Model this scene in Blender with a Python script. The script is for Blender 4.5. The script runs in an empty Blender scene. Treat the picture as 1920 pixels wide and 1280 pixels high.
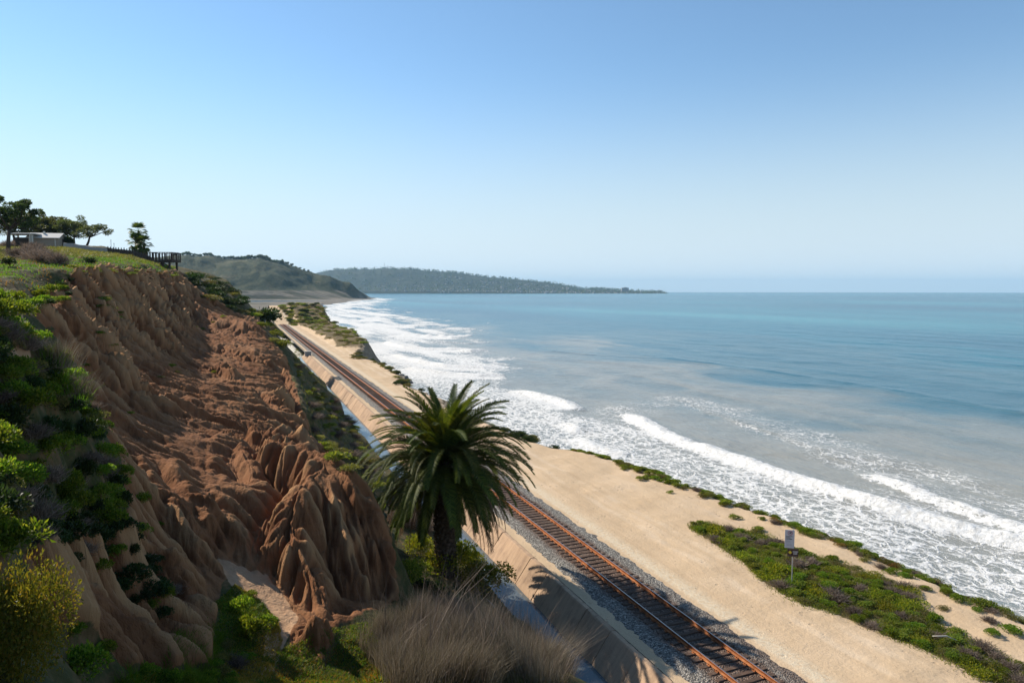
import bpy, math, random
import numpy as np
from mathutils import Vector, Matrix, Euler

# ------------------------------------------------------------------ camera, sky, sun, exposure
scene = bpy.context.scene
CAMZ = 16.15
FPX = 1280.0
PITCH = math.atan(96 / 1280)
cam = bpy.data.cameras.new('camera')
cam.lens = 24.0
cam.sensor_width = 36.0
cam.clip_start = 0.1
cam.clip_end = 60000
camo = bpy.data.objects.new('camera', cam)
scene.collection.objects.link(camo)
camo.location = (0, 0, CAMZ)
camo.rotation_euler = (math.pi / 2 - PITCH, 0, 0)
scene.camera = camo

SUN_AZ = math.radians(-58)      # from +Y towards +X
SUN_EL = math.radians(36)
world = bpy.data.worlds.new('World')
scene.world = world
world.use_nodes = True
wn = world.node_tree
wn.nodes.clear()
sky = wn.nodes.new('ShaderNodeTexSky')
sky.sky_type = 'NISHITA'
sky.sun_disc = False
sky.sun_elevation = SUN_EL
sky.sun_rotation = SUN_AZ
sky.altitude = 0
sky.air_density = 1.0
sky.dust_density = 0.0
sky.ozone_density = 3.0
bgn = wn.nodes.new('ShaderNodeBackground')
bgn.inputs['Strength'].default_value = 0.112
won = wn.nodes.new('ShaderNodeOutputWorld')
# moist sea air: towards the horizon the sky pales to a soft blue-white all the way round
_tc = wn.nodes.new('ShaderNodeTexCoord')
_sx = wn.nodes.new('ShaderNodeSeparateXYZ')
wn.links.new(_tc.outputs['Generated'], _sx.inputs[0])
_mr = wn.nodes.new('ShaderNodeMapRange'); _mr.interpolation_type = 'SMOOTHERSTEP'
for _i, _v in enumerate((-0.02, 0.34, 1.0, 0.0)): _mr.inputs[_i + 1].default_value = _v
wn.links.new(_sx.outputs['Z'], _mr.inputs[0])
_bw = wn.nodes.new('ShaderNodeRGBToBW'); wn.links.new(sky.outputs[0], _bw.inputs[0])
_pale = wn.nodes.new('ShaderNodeMix'); _pale.data_type = 'RGBA'; _pale.blend_type = 'MULTIPLY'; _pale.inputs[0].default_value = 1.0
wn.links.new(_bw.outputs[0], _pale.inputs[6]); _pale.inputs[7].default_value = (0.90, 1.04, 1.16, 1)
_even = wn.nodes.new('ShaderNodeMix'); _even.data_type = 'RGBA'; _even.inputs[0].default_value = 0.72
wn.links.new(_pale.outputs[2], _even.inputs[6]); _even.inputs[7].default_value = (3.95, 4.65, 5.1, 1)
_hs = wn.nodes.new('ShaderNodeHueSaturation'); _hs.inputs['Saturation'].default_value = 1.02
wn.links.new(sky.outputs[0], _hs.inputs['Color'])
_mx = wn.nodes.new('ShaderNodeMix'); _mx.data_type = 'RGBA'
wn.links.new(_mr.outputs[0], _mx.inputs[0]); _tn = wn.nodes.new('ShaderNodeMix'); _tn.data_type = 'RGBA'; _tn.blend_type = 'MULTIPLY'; _tn.inputs[0].default_value = 1.0; _tn.inputs[7].default_value = (0.94, 1.0, 0.97, 1); wn.links.new(_hs.outputs[0], _tn.inputs[6]); wn.links.new(_tn.outputs[2], _mx.inputs[6]); wn.links.new(_even.outputs[2], _mx.inputs[7])
wn.links.new(_mx.outputs[2], bgn.inputs[0])
wn.links.new(bgn.outputs[0], won.inputs[0])

sl = bpy.data.lights.new('sun', 'SUN')
sl.energy = 5.0
sl.angle = math.radians(0.53)
sl.color = (1.0, 0.91, 0.78)
slo = bpy.data.objects.new('sun', sl)
scene.collection.objects.link(slo)
sdir = Vector((math.sin(SUN_AZ) * math.cos(SUN_EL), math.cos(SUN_AZ) * math.cos(SUN_EL), math.sin(SUN_EL)))
slo.rotation_euler = sdir.to_track_quat('Z', 'Y').to_euler()

scene.view_settings.view_transform = 'Standard'
scene.view_settings.look = 'None'
scene.view_settings.exposure = 0.56
scene.view_settings.gamma = 1.0
scene.render.engine = 'CYCLES'
cy = scene.cycles
cy.max_bounces = 6
cy.diffuse_bounces = 3
cy.glossy_bounces = 2
cy.transmission_bounces = 3
cy.volume_bounces = 0
cy.transparent_max_bounces = 8
cy.use_denoising = True
cy.sample_clamp_indirect = 4.0

random.seed(7)
rng = np.random.default_rng(7)
COL = scene.collection

# ------------------------------------------------------------------ helpers: back-projection (for survey points), track frame
_fw = np.array([0, math.cos(PITCH), -math.sin(PITCH)])
_up = np.array([0, math.sin(PITCH), math.cos(PITCH)])
CAM = np.array([0, 0, CAMZ])
def ray(u, v):
    return _fw + np.array([(u - 960) / FPX, 0, 0]) + (640 - v) / FPX * _up
def atY(u, v, Y):
    r = ray(u, v)
    return CAM + Y / r[1] * r
def onz(u, v, z):
    r = ray(u, v)
    return CAM + (z - CAMZ) / r[2] * r
P0 = np.array([20.92, 0.0])
TH = math.atan(0.401)
TD = np.array([-math.sin(TH), math.cos(TH)])
TN = np.array([math.cos(TH), math.sin(TH)])
def st(x, y):
    dx, dy = x - P0[0], y - P0[1]
    return dx * TD[0] + dy * TD[1], dx * TN[0] + dy * TN[1]
def xy(s, t):
    return P0[0] + s * TD[0] + t * TN[0], P0[1] + s * TD[1] + t * TN[1]
SEA = -14.0

# ------------------------------------------------------------------ numpy noise
_TAB = np.random.default_rng(5).random((1024, 1024)).astype(np.float32)
def _h(ix, iy, k):
    return _TAB[(iy.astype(np.int32) + (k * 137) % 1024) & 1023, (ix.astype(np.int32) + (k * 71 + 13) % 1024) & 1023]
def vnoise(x, y, k=0):
    ix = np.floor(x); iy = np.floor(y)
    fx = x - ix; fy = y - iy
    fx = fx * fx * fx * (fx * (fx * 6 - 15) + 10); fy = fy * fy * fy * (fy * (fy * 6 - 15) + 10)
    a = _h(ix, iy, k); b = _h(ix + 1, iy, k); c = _h(ix, iy + 1, k); d = _h(ix + 1, iy + 1, k)
    return (a + (b - a) * fx) * (1 - fy) + (c + (d - c) * fx) * fy
def fbm(x, y, oct=4, k=0):
    s = 0; a = 0.5; n = 0
    for i in range(oct):
        s = s + a * vnoise(x, y, k + i * 17); n += a
        x, y = x * 2.03 + 11.3, y * 2.03 - 7.1; a *= 0.5
    return s / n
def sstep(a, b, x):
    t = np.clip((x - a) / (b - a), 0, 1)
    return t * t * (3 - 2 * t)

# ------------------------------------------------------------------ mesh / object helpers
def mesh_np(name, verts, faces, smooth=True):
    """verts (n,3), faces (m,k) all the same k"""
    me = bpy.data.meshes.new(name)
    verts = np.ascontiguousarray(verts, dtype=np.float32); faces = np.ascontiguousarray(faces, dtype=np.int32)
    me.vertices.add(len(verts)); me.vertices.foreach_set('co', verts.ravel())
    m, k = faces.shape
    me.loops.add(m * k); me.loops.foreach_set('vertex_index', faces.ravel())
    me.polygons.add(m)
    me.polygons.foreach_set('loop_start', np.arange(m, dtype=np.int32) * k)
    try:
        me.polygons.foreach_set('loop_total', np.full(m, k, dtype=np.int32))
    except Exception:
        pass
    if smooth:
        me.polygons.foreach_set('use_smooth', np.ones(m, dtype=bool))
    me.update(calc_edges=True)
    return me
def attr(me, name, vals):
    a = me.attributes.new(name, 'FLOAT', 'POINT')
    a.data.foreach_set('value', np.ascontiguousarray(vals, dtype=np.float32).ravel())
def grid_faces(nr, nc):
    i = np.arange(nr - 1)[:, None] * nc + np.arange(nc - 1)[None, :]
    i = i.ravel()
    return np.stack([i, i + 1, i + nc + 1, i + nc], 1)
def obj(name, me, mat=None, parent=None, loc=None, rot=None, scale=None):
    o = bpy.data.objects.new(name, me)
    COL.objects.link(o)
    if mat is not None and me is not None and len(me.materials) == 0:
        me.materials.append(mat)
    if parent is not None: o.parent = parent
    if loc is not None: o.location = loc
    if rot is not None: o.rotation_euler = rot
    if scale is not None: o.scale = scale if hasattr(scale, '__len__') else (scale,) * 3
    return o
def tag(o, label=None, cat=None, group=None, kind=None):
    if label: o['label'] = label
    if cat: o['category'] = cat
    if group: o['group'] = group
    if kind: o['kind'] = kind
    return o
def empty(name, loc, rz=0, scale=1.0):
    o = bpy.data.objects.new(name, None)
    COL.objects.link(o)
    o.location = loc; o.rotation_euler = (0, 0, rz); o.scale = (scale,) * 3
    o.empty_display_size = 0.2
    return o
class MB:
    """collects simple solids into one mesh"""
    def __init__(s): s.v = []; s.f = []
    def box(s, c, d, rz=0.0, taper=1.0, R=None):
        b = len(s.v); hx, hy, hz = d[0] / 2, d[1] / 2, d[2] / 2
        for zz in (-1, 1):
            k = taper if zz > 0 else 1
            for xx, yy in ((-1, -1), (1, -1), (1, 1), (-1, 1)):
                p = Vector((xx * hx * k, yy * hy * k, zz * hz))
                p = (R @ p) if R is not None else Matrix.Rotation(rz, 3, 'Z') @ p
                s.v.append((p.x + c[0], p.y + c[1], p.z + c[2]))
        s.f += [(b, b+3, b+2, b+1), (b+4, b+5, b+6, b+7), (b, b+1, b+5, b+4), (b+1, b+2, b+6, b+5), (b+2, b+3, b+7, b+6), (b+3, b, b+4, b+7)]
        return s
    def bar(s, a, b_, w, h=None):
        a = Vector(a); b_ = Vector(b_); d = b_ - a
        q = d.to_track_quat('Y', 'Z').to_matrix()
        return s.box((a + b_) / 2, (w, d.length, h or w), R=q)
    def tube(s, pts, radii, n=8, cap=True):
        b = len(s.v); pts = [Vector(p) for p in pts]
        for i, p in enumerate(pts):
            d = (pts[min(i + 1, len(pts) - 1)] - pts[max(i - 1, 0)]).normalized()
            ax = d.cross(Vector((0, 0, 1)) if abs(d.z) < 0.9 else Vector((1, 0, 0))).normalized(); ay = d.cross(ax)
            for k in range(n):
                an = 2 * math.pi * k / n
                q = p + (ax * math.cos(an) + ay * math.sin(an)) * radii[i]
                s.v.append(tuple(q))
        for i in range(len(pts) - 1):
            for k in range(n):
                k2 = (k + 1) % n
                s.f.append((b + i*n + k, b + i*n + k2, b + (i+1)*n + k2, b + (i+1)*n + k))
        if cap:
            s.f.append(tuple(b + (len(pts)-1)*n + k for k in range(n)))
            s.f.append(tuple(b + k for k in reversed(range(n))))
        return s
    def poly(s, pts, faces):
        b = len(s.v); s.v += [tuple(p) for p in pts]; s.f += [tuple(b + i for i in f) for f in faces]
        return s
    def mesh(s, name, smooth=False):
        me = bpy.data.meshes.new(name); me.from_pydata(s.v, [], s.f)
        if smooth: me.polygons.foreach_set('use_smooth', np.ones(len(s.f), dtype=bool))
        me.update()
        return me
    def build(s, name, mat, parent=None, smooth=False, **k):
        return obj(name, s.mesh(name, smooth), mat, parent, **k)

# ------------------------------------------------------------------ materials
class NT:
    def __init__(s, name):
        s.m = bpy.data.materials.new(name); s.m.use_nodes = True
        s.t = s.m.node_tree; s.t.nodes.clear()
        s.out = s.t.nodes.new('ShaderNodeOutputMaterial')
    def n(s, typ, **kw):
        nd = s.t.nodes.new(typ)
        for k, v in kw.items():
            if k.startswith('i_'):
                nd.inputs[k[2:].replace('_', ' ')].default_value = v
            else: setattr(nd, k, v)
        return nd
    def l(s, a, b): s.t.links.new(a, b); return b
    def noise(s, vec, scale, detail=4, rough=0.55, dist=0.0):
        nd = s.n('ShaderNodeTexNoise'); nd.inputs['Scale'].default_value = scale
        nd.inputs['Detail'].default_value = detail; nd.inputs['Roughness'].default_value = rough; nd.inputs['Distortion'].default_value = dist
        if vec is not None: s.l(vec, nd.inputs['Vector'])
        return nd.outputs['Fac']
    def math(s, op, a, b=None, c=None, clamp=False):
        nd = s.n('ShaderNodeMath', operation=op); nd.use_clamp = clamp
        for i, x in enumerate((a, b, c)):
            if x is None: continue
            if isinstance(x, (int, float)): nd.inputs[i].default_value = x
            else: s.l(x, nd.inputs[i])
        return nd.outputs[0]
    def ramp(s, fac, stops, interp='LINEAR'):
        nd = s.n('ShaderNodeValToRGB'); cr = nd.color_ramp; cr.interpolation = interp
        while len(cr.elements) > 1: cr.elements.remove(cr.elements[-1])
        for i, (p, c) in enumerate(stops):
            e = cr.elements[0] if i == 0 else cr.elements.new(p)
            e.position = p; e.color = (*c, 1) if len(c) == 3 else c
        s.l(fac, nd.inputs[0]); return nd.outputs[0]
    def mix(s, fac, a, b, mode='MIX'):
        nd = s.n('ShaderNodeMix', data_type='RGBA', blend_type=mode)
        for sock, x in ((nd.inputs[0], fac), (nd.inputs[6], a), (nd.inputs[7], b)):
            if isinstance(x, (int, float)): sock.default_value = x
            elif isinstance(x, tuple): sock.default_value = (*x, 1) if len(x) == 3 else x
            else: s.l(x, sock)
        return nd.outputs[2]
    def mapr(s, x, a, b, c=0.0, d=1.0, smooth=True):
        nd = s.n('ShaderNodeMapRange'); nd.interpolation_type = 'SMOOTHSTEP' if smooth else 'LINEAR'
        nd.clamp = True if not smooth else nd.clamp
        s.l(x, nd.inputs[0])
        for i, v in enumerate((a, b, c, d)): nd.inputs[i + 1].default_value = v
        return nd.outputs[0]
    def attr(s, name):
        return s.n('ShaderNodeAttribute', attribute_name=name).outputs['Fac']
    def pos(s): return s.n('ShaderNodeNewGeometry').outputs['Position']
    def objco(s): return s.n('ShaderNodeTexCoord').outputs['Object']
    def scaled(s, vec, sc, rz=0.0):
        nd = s.n('ShaderNodeMapping'); nd.inputs['Scale'].default_value = sc; nd.inputs['Rotation'].default_value = (0, 0, rz)
        s.l(vec, nd.inputs[0]); return nd.outputs[0]
    def bump(s, h, dist, strength=1.0, normal=None):
        nd = s.n('ShaderNodeBump'); nd.inputs['Distance'].default_value = dist; nd.inputs['Strength'].default_value = strength
        s.l(h, nd.inputs['Height'])
        if normal is not None: s.l(normal, nd.inputs['Normal'])
        return nd.outputs[0]
    def bsdf(s, col, rough=0.9, normal=None, spec=0.3, metal=0.0):
        nd = s.n('ShaderNodeBsdfPrincipled')
        for k, x in (('Base Color', col), ('Roughness', rough), ('Metallic', metal), ('Specular IOR Level', spec)):
            if isinstance(x, (int, float)): nd.inputs[k].default_value = x
            elif isinstance(x, tuple): nd.inputs[k].default_value = (*x, 1)
            else: s.l(x, nd.inputs[k])
        if normal is not None: s.l(normal, nd.inputs['Normal'])
        return nd.outputs[0]
    def done(s, sh): s.l(sh, s.out.inputs['Surface']); return s.m
def plain(name, col, rough=0.8, var=0.25, scale=6.0, spec=0.3, metal=0.0, bump=0.0):
    t = NT(name); p = t.objco(); n = t.noise(p, scale, 5)
    c = t.mix(n, tuple(x * (1 - var) for x in col), tuple(min(1, x * (1 + var)) for x in col))
    nm = t.bump(n, bump) if bump else None
    return t.done(t.bsdf(c, rough, nm, spec, metal))
def leafmat(name, cols, trans=0.45, rough=0.55, tint=(1.5, 1.45, 0.55)):
    """leaf: colour varies per leaf island and per object; light comes through"""
    t = NT(name)
    g = t.n('ShaderNodeNewGeometry'); oi = t.n('ShaderNodeObjectInfo')
    r = g.outputs['Random Per Island']
    c = t.ramp(r, [(i / max(1, len(cols) - 1), c) for i, c in enumerate(cols)])
    v = t.math('MULTIPLY_ADD', oi.outputs['Random'], 0.5, 0.75)
    hs = t.n('ShaderNodeHueSaturation'); t.l(c, hs.inputs['Color']); t.l(v, hs.inputs['Value'])
    if tint[0] > 1.3: t.l(t.math('MULTIPLY_ADD', oi.outputs['Random'], 0.045, 0.485), hs.inputs['Hue'])
    c = hs.outputs[0]
    b = t.bsdf(c, rough, None, 0.18)
    tr = t.n('ShaderNodeBsdfTranslucent')
    tc = t.mix(1.0, c, tint, 'MULTIPLY'); t.l(tc, tr.inputs['Color'])
    mx = t.n('ShaderNodeMixShader'); mx.inputs[0].default_value = trans
    t.l(b, mx.inputs[1]); t.l(tr.outputs[0], mx.inputs[2])
    return t.done(mx.outputs[0])
# ------------------------------------------------------------------ the bluff (left): survey points -> smooth base -> ridges -> erosion
CP = """0 480 60;0 510 48;0 545 36;60 500 55;60 530 44;120 495 62;120 510 56;200 487 76;260 495 90;300 502 100;315 501 112;250 484 110;200 470 125;
100 462 120;0 450 95;0 455 78;100 456 170;-200 452 90;-250 480 55;-300 440 160;200 462 175;-300 540 35;-200 560 30;-100 540 36;
137 512 57;170 510 62;205 507 68;230 513 76;277 516 86;302 515 94;327 515 108;335 512 118;
150 565 55;200 580 61;240 575 70;300 570 87;345 560 98;
350 620 82;300 640 67;250 640 60;200 640 53;150 640 47;120 600 46;100 570 44;
400 590 98;440 595 97;480 610 92;400 660 76;450 660 77;500 650 82;520 680 77;545 720 71;556 760 63;
300 700 53;400 720 59;480 720 63;350 780 45;250 720 45;450 790 48;530 790 53;530 740 61;545 815 51;
600 835 60;640 850 58;700 880 53;580 700 92;540 650 112;600 760 77;500 610 132;480 590 152;560 650 142;650 850 55;
220 760 39;260 830 34.5;300 870 32.5;350 850 36;430 840 39;400 900 33.5;470 920 32.5;250 900 30;330 940 29;300 1000 27.3;
400 1040 28;450 1060 28;470 1100 27;520 1180 24.5;500 1260 22;380 1060 27;
280 1060 24;340 1120 23.2;370 1150 23;200 1100 21.8;
150 1000 19;220 1090 20;330 1180 21;400 1220 21.5;
60 1040 15;150 1130 16.5;220 1205 18;280 1235 19.5;
100 1280 12;200 1280 14.5;300 1280 17;400 1280 19.5;600 1280 22.5;700 1200 25;800 1280 24;1000 1280 26.5;1050 1280 28.5;900 1180 30;960 1160 33;
700 1130 29.5;750 1130 31.8;820 1080 37;560 1100 28.5;640 1120 30;620 1000 35;560 950 38
30 640 23;0 590 25;0 700 17;100 650 27;100 720 22.5;160 760 26;60 800 17;0 850 13.5;120 870 18.5;180 900 21.5;220 960 23;60 950 14.5;0 960 11.5;120 1000 17;
0 1080 9.5;0 1280 8"""
pts = []
for ln in CP.replace('\n', ';').split(';'):
    q = ln.split()
    if len(q) == 3: pts.append(atY(*[float(a) for a in q]))
extra = [(0, 0, 14.4), (-8, -5, 14.0), (4, 0, 13.2), (-13, 4, 12.2), (-16, 9, 12.8), (-22, 10, 13.6), (-40, 20, 16.5), (-70, 30, 19), (-100, 60, 21), (3, 10, 9.5), (8, 8, 8.5), (9, 14, 4.0), (2, 18, 4.6), (-3, 16, 7.0), (-2, 20, 4.6), (3, 22, 2.6),
         (-130, 130, 24), (-150, 200, 26), (-84, 200, 19.0), (-100, 185, 21), (-76, 185, 15.5), (-72, 215, 12.5), (-92, 160, 20.5), (-75, 150, 17), (-66, 165, 13.0),
         (-110, 260, 20), (-95, 262, 9), (-140, 330, 20), (-125, 332, 8), (-160, 400, 16), (-190, 480, 12), (-230, 400, 24), (-200, 300, 26), (-260, 520, 20)]
pts += [np.array(e, float) for e in extra]
for s_ in (4, 12, 20, 26, 32, 40, 50, 60, 70, 80, 90, 100, 115, 130, 150, 175, 200, 240, 280, 330, 380, 440):
    for t_, z_ in ((-6.6, -0.9), (-4.0, -1.1)):
        x_, y_ = xy(s_, t_); pts.append(np.array([x_, y_, z_ + (0.5 if s_ > 180 else 0)]))
CPT = np.array(pts)
def tps_fit(P, lam=0.4):
    n = len(P); S = 30.0
    p = P[:, :2] / S
    d2 = ((p[:, None] - p[None]) ** 2).sum(-1)
    K = np.where(d2 > 0, 0.5 * d2 * np.log(d2 + 1e-12), 0)
    # nearer points get less smoothing
    K += np.diag(lam * 1e-4 * np.clip(P[:, 1] / 30, 0.3, 8))
    A = np.zeros((n + 3, n + 3)); A[:n, :n] = K; A[:n, n] = 1; A[:n, n + 1:] = p; A[n, :n] = 1; A[n + 1:, :n] = p.T
    b = np.zeros(n + 3); b[:n] = P[:, 2]
    w = np.linalg.solve(A, b)
    def f(x, y):
        sh = x.shape; q = np.stack([x.ravel(), y.ravel()], 1) / S; out = np.empty(len(q))
        for i in range(0, len(q), 60000):
            c = q[i:i + 60000]
            d2 = ((c[:, None] - p[None]) ** 2).sum(-1)
            out[i:i + 60000] = (0.5 * d2 * np.log(d2 + 1e-12)) @ w[:n] + w[n] + c @ w[n + 1:]
        return out.reshape(sh)
    return f
tps = tps_fit(CPT)
# ridges: image survey (u v depth) polylines, top radius, side slope
RIDGES = [
    # the big fluted rock: right crest, left crest, saddle between
    ("515 828 38.5;560 838 37.5;605 858 36;645 890 34;680 945 32.9;708 1010 32.1;722 1060 31.6", 1.5, 2.6),
    ("600 862 35.5;575 890 33.6;556 925 31.6;546 965 30.4;556 1010 29.2;570 1055 28.3;588 1100 27.2;600 1140 26.4", 0.7, 2.2),
    ("600 880 34.5;620 940 32.5;635 1000 31.3;650 1050 30.6", 1.2, 2.2),
    ("556 925 31.6;520 985 30.0;505 1030 29.2;500 1075 28.7", 0.35, 2.0),
    ("575 1150 24.6;592 1165 24.8", 0.32, 3.2),
    # fins of the amphitheatre
    ("262 862 31.5;285 885 30.2;320 935 28.6;350 985 27.8;378 1020 27.3", 0.3, 1.8),
    ("300 850 33.5;330 880 31.5;360 920 30;385 960 29", 0.3, 1.6),
    ("420 812 41;400 842 38;395 880 34.5;420 930 31.8;430 985 29.8;445 1020 29.0", 0.45, 1.8),
    ("455 835 39;470 880 35.5;485 930 33;500 985 31;505 1010 30.3", 0.4, 1.8),
    ("380 815 41;365 860 36;380 900 33;400 940 31.3;405 990 29.6", 0.35, 1.7),
    ("470 812 43;520 815 43;545 826 42", 0.4, 1.7),
    # lower left rocks
    ("215 1030 23.2;270 1022 24.2;310 1045 24.2;345 1085 24;368 1125 23.6", 0.5, 1.5),
    ("290 1183 19.6;325 1178 20;360 1195 20.4;384 1232 20.8", 0.35, 2.6),
    ("50 1040 15;95 1075 15.7;140 1120 16.5;190 1165 17.3;235 1225 18.4", 0.3, 1.3),
    ("110 1050 17.2;150 1090 17.8;200 1150 18.6;260 1205 19.4", 0.25, 1.3),
    # ledges and blocks further up
    ("545 695 73;556 725 68;562 760 62;563 790 58;560 812 54", 0.8, 2.2),
    ("500 740 58;520 770 55;530 800 52;535 820 50", 0.8, 1.4),
    ("415 650 78;445 655 77;470 668 74;492 680 73", 0.6, 1.8),
    ("415 685 66;430 700 63;440 720 61", 0.5, 2.2),
    ("140 655 43;160 665 42;190 672 44;212 675 46", 0.4, 2.4),
    ("110 560 43;125 580 42;145 610 43;165 640 44", 0.5, 1.6),
    ("205 512 66;220 545 66;235 580 66;250 610 64", 0.6, 1.3),
    ("300 520 92;320 560 90;345 600 88;375 635 84", 0.7, 1.2),
    ("265 530 80;275 570 78;285 610 74;300 640 70", 0.6, 1.2),
]
RPL = [(np.array([atY(*[float(a) for a in q.split()]) for q in r[0].split(';')]), r[1], r[2]) for r in RIDGES]
def ridge_h(x, y, pl, rad, k):
    best = np.full(x.shape, -1e3)
    for a, b in zip(pl[:-1], pl[1:]):
        d = b[:2] - a[:2]; L2 = (d ** 2).sum()
        h = np.clip(((x - a[0]) * d[0] + (y - a[1]) * d[1]) / L2, 0, 1)
        dist = np.hypot(x - a[0] - h * d[0], y - a[1] - h * d[1])
        z = a[2] + h * (b[2] - a[2])
        prof = np.where(dist < rad, 0.5 * k * dist ** 2 / rad, k * (dist - rad * 0.5))
        best = np.maximum(best, z - prof)
    return best
def smax(a, b, k):
    h = np.clip(0.5 + 0.5 * (a - b) / k, 0, 1)
    return b + (a - b) * h + k * h * (1 - h)
TX = np.arange(-172, 94.1, 0.5); TY = np.arange(4, 143.1, 0.5)
_tx, _ty = np.meshgrid(TX, TY)
TH_ = tps(_tx, _ty)
# the near slope under the camera falls away steeply on its seaward side
_cap = 15.4 - 0.66 * _ty + 14 * sstep(0.5, -4, _tx) + 200 * sstep(16, 24, _ty)
TH_ = np.minimum(TH_, _cap)
# the bluff top is a gently rising terrace
_aa = _tx / _ty
_pc = np.interp(_ty, [30, 45, 55, 65, 75, 90, 105, 120, 142, 170], [16.6, 17.2, 17.9, 18.7, 19.6, 20.9, 22.0, 23.2, 25.0, 27.5]) - np.clip((_aa + 0.65) * 12, 0, 2.2)
_w = sstep(-0.54, -0.64, _aa) * sstep(58, 76, _ty)
_lo = np.minimum(TH_, _pc) - 0.15 * np.exp(-((TH_ - _pc) / 0.8) ** 2)
TH_ = np.where(_tx < -14, _lo * (1 - _w) + _pc * _w, TH_)
def plateau(y, a): return np.interp(y, [120, 142, 170, 230, 320], [23.2, 25.0, 27.5, 30, 30]) - np.clip((a + 0.65) * 12, 0, 2.2)
def lsamp(A, gx0, gy0, dd, x, y):
    ny, nx = A.shape
    fx = np.clip((x - gx0) / dd, 0, nx - 1.001); fy = np.clip((y - gy0) / dd, 0, ny - 1.001)
    ix = fx.astype(np.int32); iy = fy.astype(np.int32); fx = fx - ix; fy = fy - iy
    return (A[iy, ix] * (1 - fx) + A[iy, ix + 1] * fx) * (1 - fy) + (A[iy + 1, ix] * (1 - fx) + A[iy + 1, ix + 1] * fx) * fy
def base_h(x, y, ridges=True):
    z = lsamp(TH_, TX[0], TY[0], 0.5, x, y)
    fm_ = y > 142
    if fm_.any(): z = z.copy(); _zf = np.clip(tps(x[fm_], y[fm_]), -3, 34); _af = x[fm_] / y[fm_]; _wf = sstep(-0.54, -0.64, _af); z[fm_] = _zf * (1 - _wf) + plateau(y[fm_], _af) * _wf
    if ridges:
        wx = (fbm(x * 0.45, y * 0.45, 2, 91) - 0.5) * 1.0; wy = (fbm(x * 0.45, y * 0.45, 2, 97) - 0.5) * 1.0
        m = (y > 12) & (y < 110) & (x < 4)
        xm, ym, zm = (x + wx)[m], (y + wy)[m], z[m]
        for pl, rad, k in RPL:
            lo = pl[:, :2].min(0) - 7; hi = pl[:, :2].max(0) + 7
            mm = (xm > lo[0]) & (xm < hi[0]) & (ym > lo[1]) & (ym < hi[1])
            if mm.any(): zm[mm] = smax(ridge_h(xm[mm], ym[mm], pl, rad, k), zm[mm], 0.35)
        z = z.copy(); z[m] = zm
    return z
# coarse lattice for the fall direction (fine enough for the ridges)
GX = np.arange(-130, 12.01, 0.3); GY = np.arange(4, 135.01, 0.3)
gx, gy = np.meshgrid(GX, GY)
GH = base_h(gx, gy)
def blur(a, n):
    for _ in range(n):
        b = np.pad(a, 1, mode='edge'); a = (b[:-2, 1:-1] + b[2:, 1:-1] + b[1:-1, :-2] + b[1:-1, 2:] + 2 * b[1:-1, 1:-1]) / 6
    return a
GHs = blur(GH, 4)
GDY, GDX = np.gradient(GHs, 0.3, 0.3)
# flow accumulation stand-in: how much lower than the neighbourhood (hollows) -> deep gullies
GCON = GH - blur(GH, 60)
def samp(A, x, y): return lsamp(A, GX[0], GY[0], 0.3, x, y)
def rill(px, py, dx, dy, k):
    """cellular waves whose crests run down the fall line (dx,dy = unit direction ACROSS the slope): returns cos and sin sums"""
    ix = np.floor(px); iy = np.floor(py); fx = px - ix; fy = py - iy
    C = np.zeros_like(px); S = np.zeros_like(px); W = np.zeros_like(px)
    for i in (-1, 0, 1, 2):
        for j in (-1, 0, 1, 2):
            hx = _h(ix + i, iy + j, k) * 0.8 - 0.4 ; hy = _h(ix + i, iy + j, k + 5) * 0.8 - 0.4
            qx = fx - i - hx; qy = fy - j - hy
            w = np.exp(-2.2 * (qx * qx + qy * qy))
            ph = (qx * dx + qy * dy) * 2 * np.pi + _h(ix + i, iy + j, k + 9) * 6.283
            C += w * np.cos(ph); S += w * np.sin(ph); W += w
    return C / W, S / W
def scales(px, py, fx_, fy_, k):
    """overlapping fins: the highest of many narrow bumps drawn out down the fall line (fx_, fy_)"""
    ix = np.floor(px); iy = np.floor(py); qx0 = px - ix; qy0 = py - iy
    best = np.full(px.shape, -2.0, np.float32)
    for i in (-1, 0, 1):
        for j in (-1, 0, 1):
            qx = qx0 - i - _h(ix + i, iy + j, k); qy = qy0 - j - _h(ix + i, iy + j, k + 5)
            al = qx * fx_ + qy * fy_; ac = qx * fy_ - qy * fx_
            h = 0.55 + 0.45 * _h(ix + i, iy + j, k + 9) - (ac / 0.48) ** 2 - np.where(al > 0, (al / 0.62) ** 2, (al / 1.15) ** 2)
            best = np.maximum(best, h)
    return best
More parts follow.
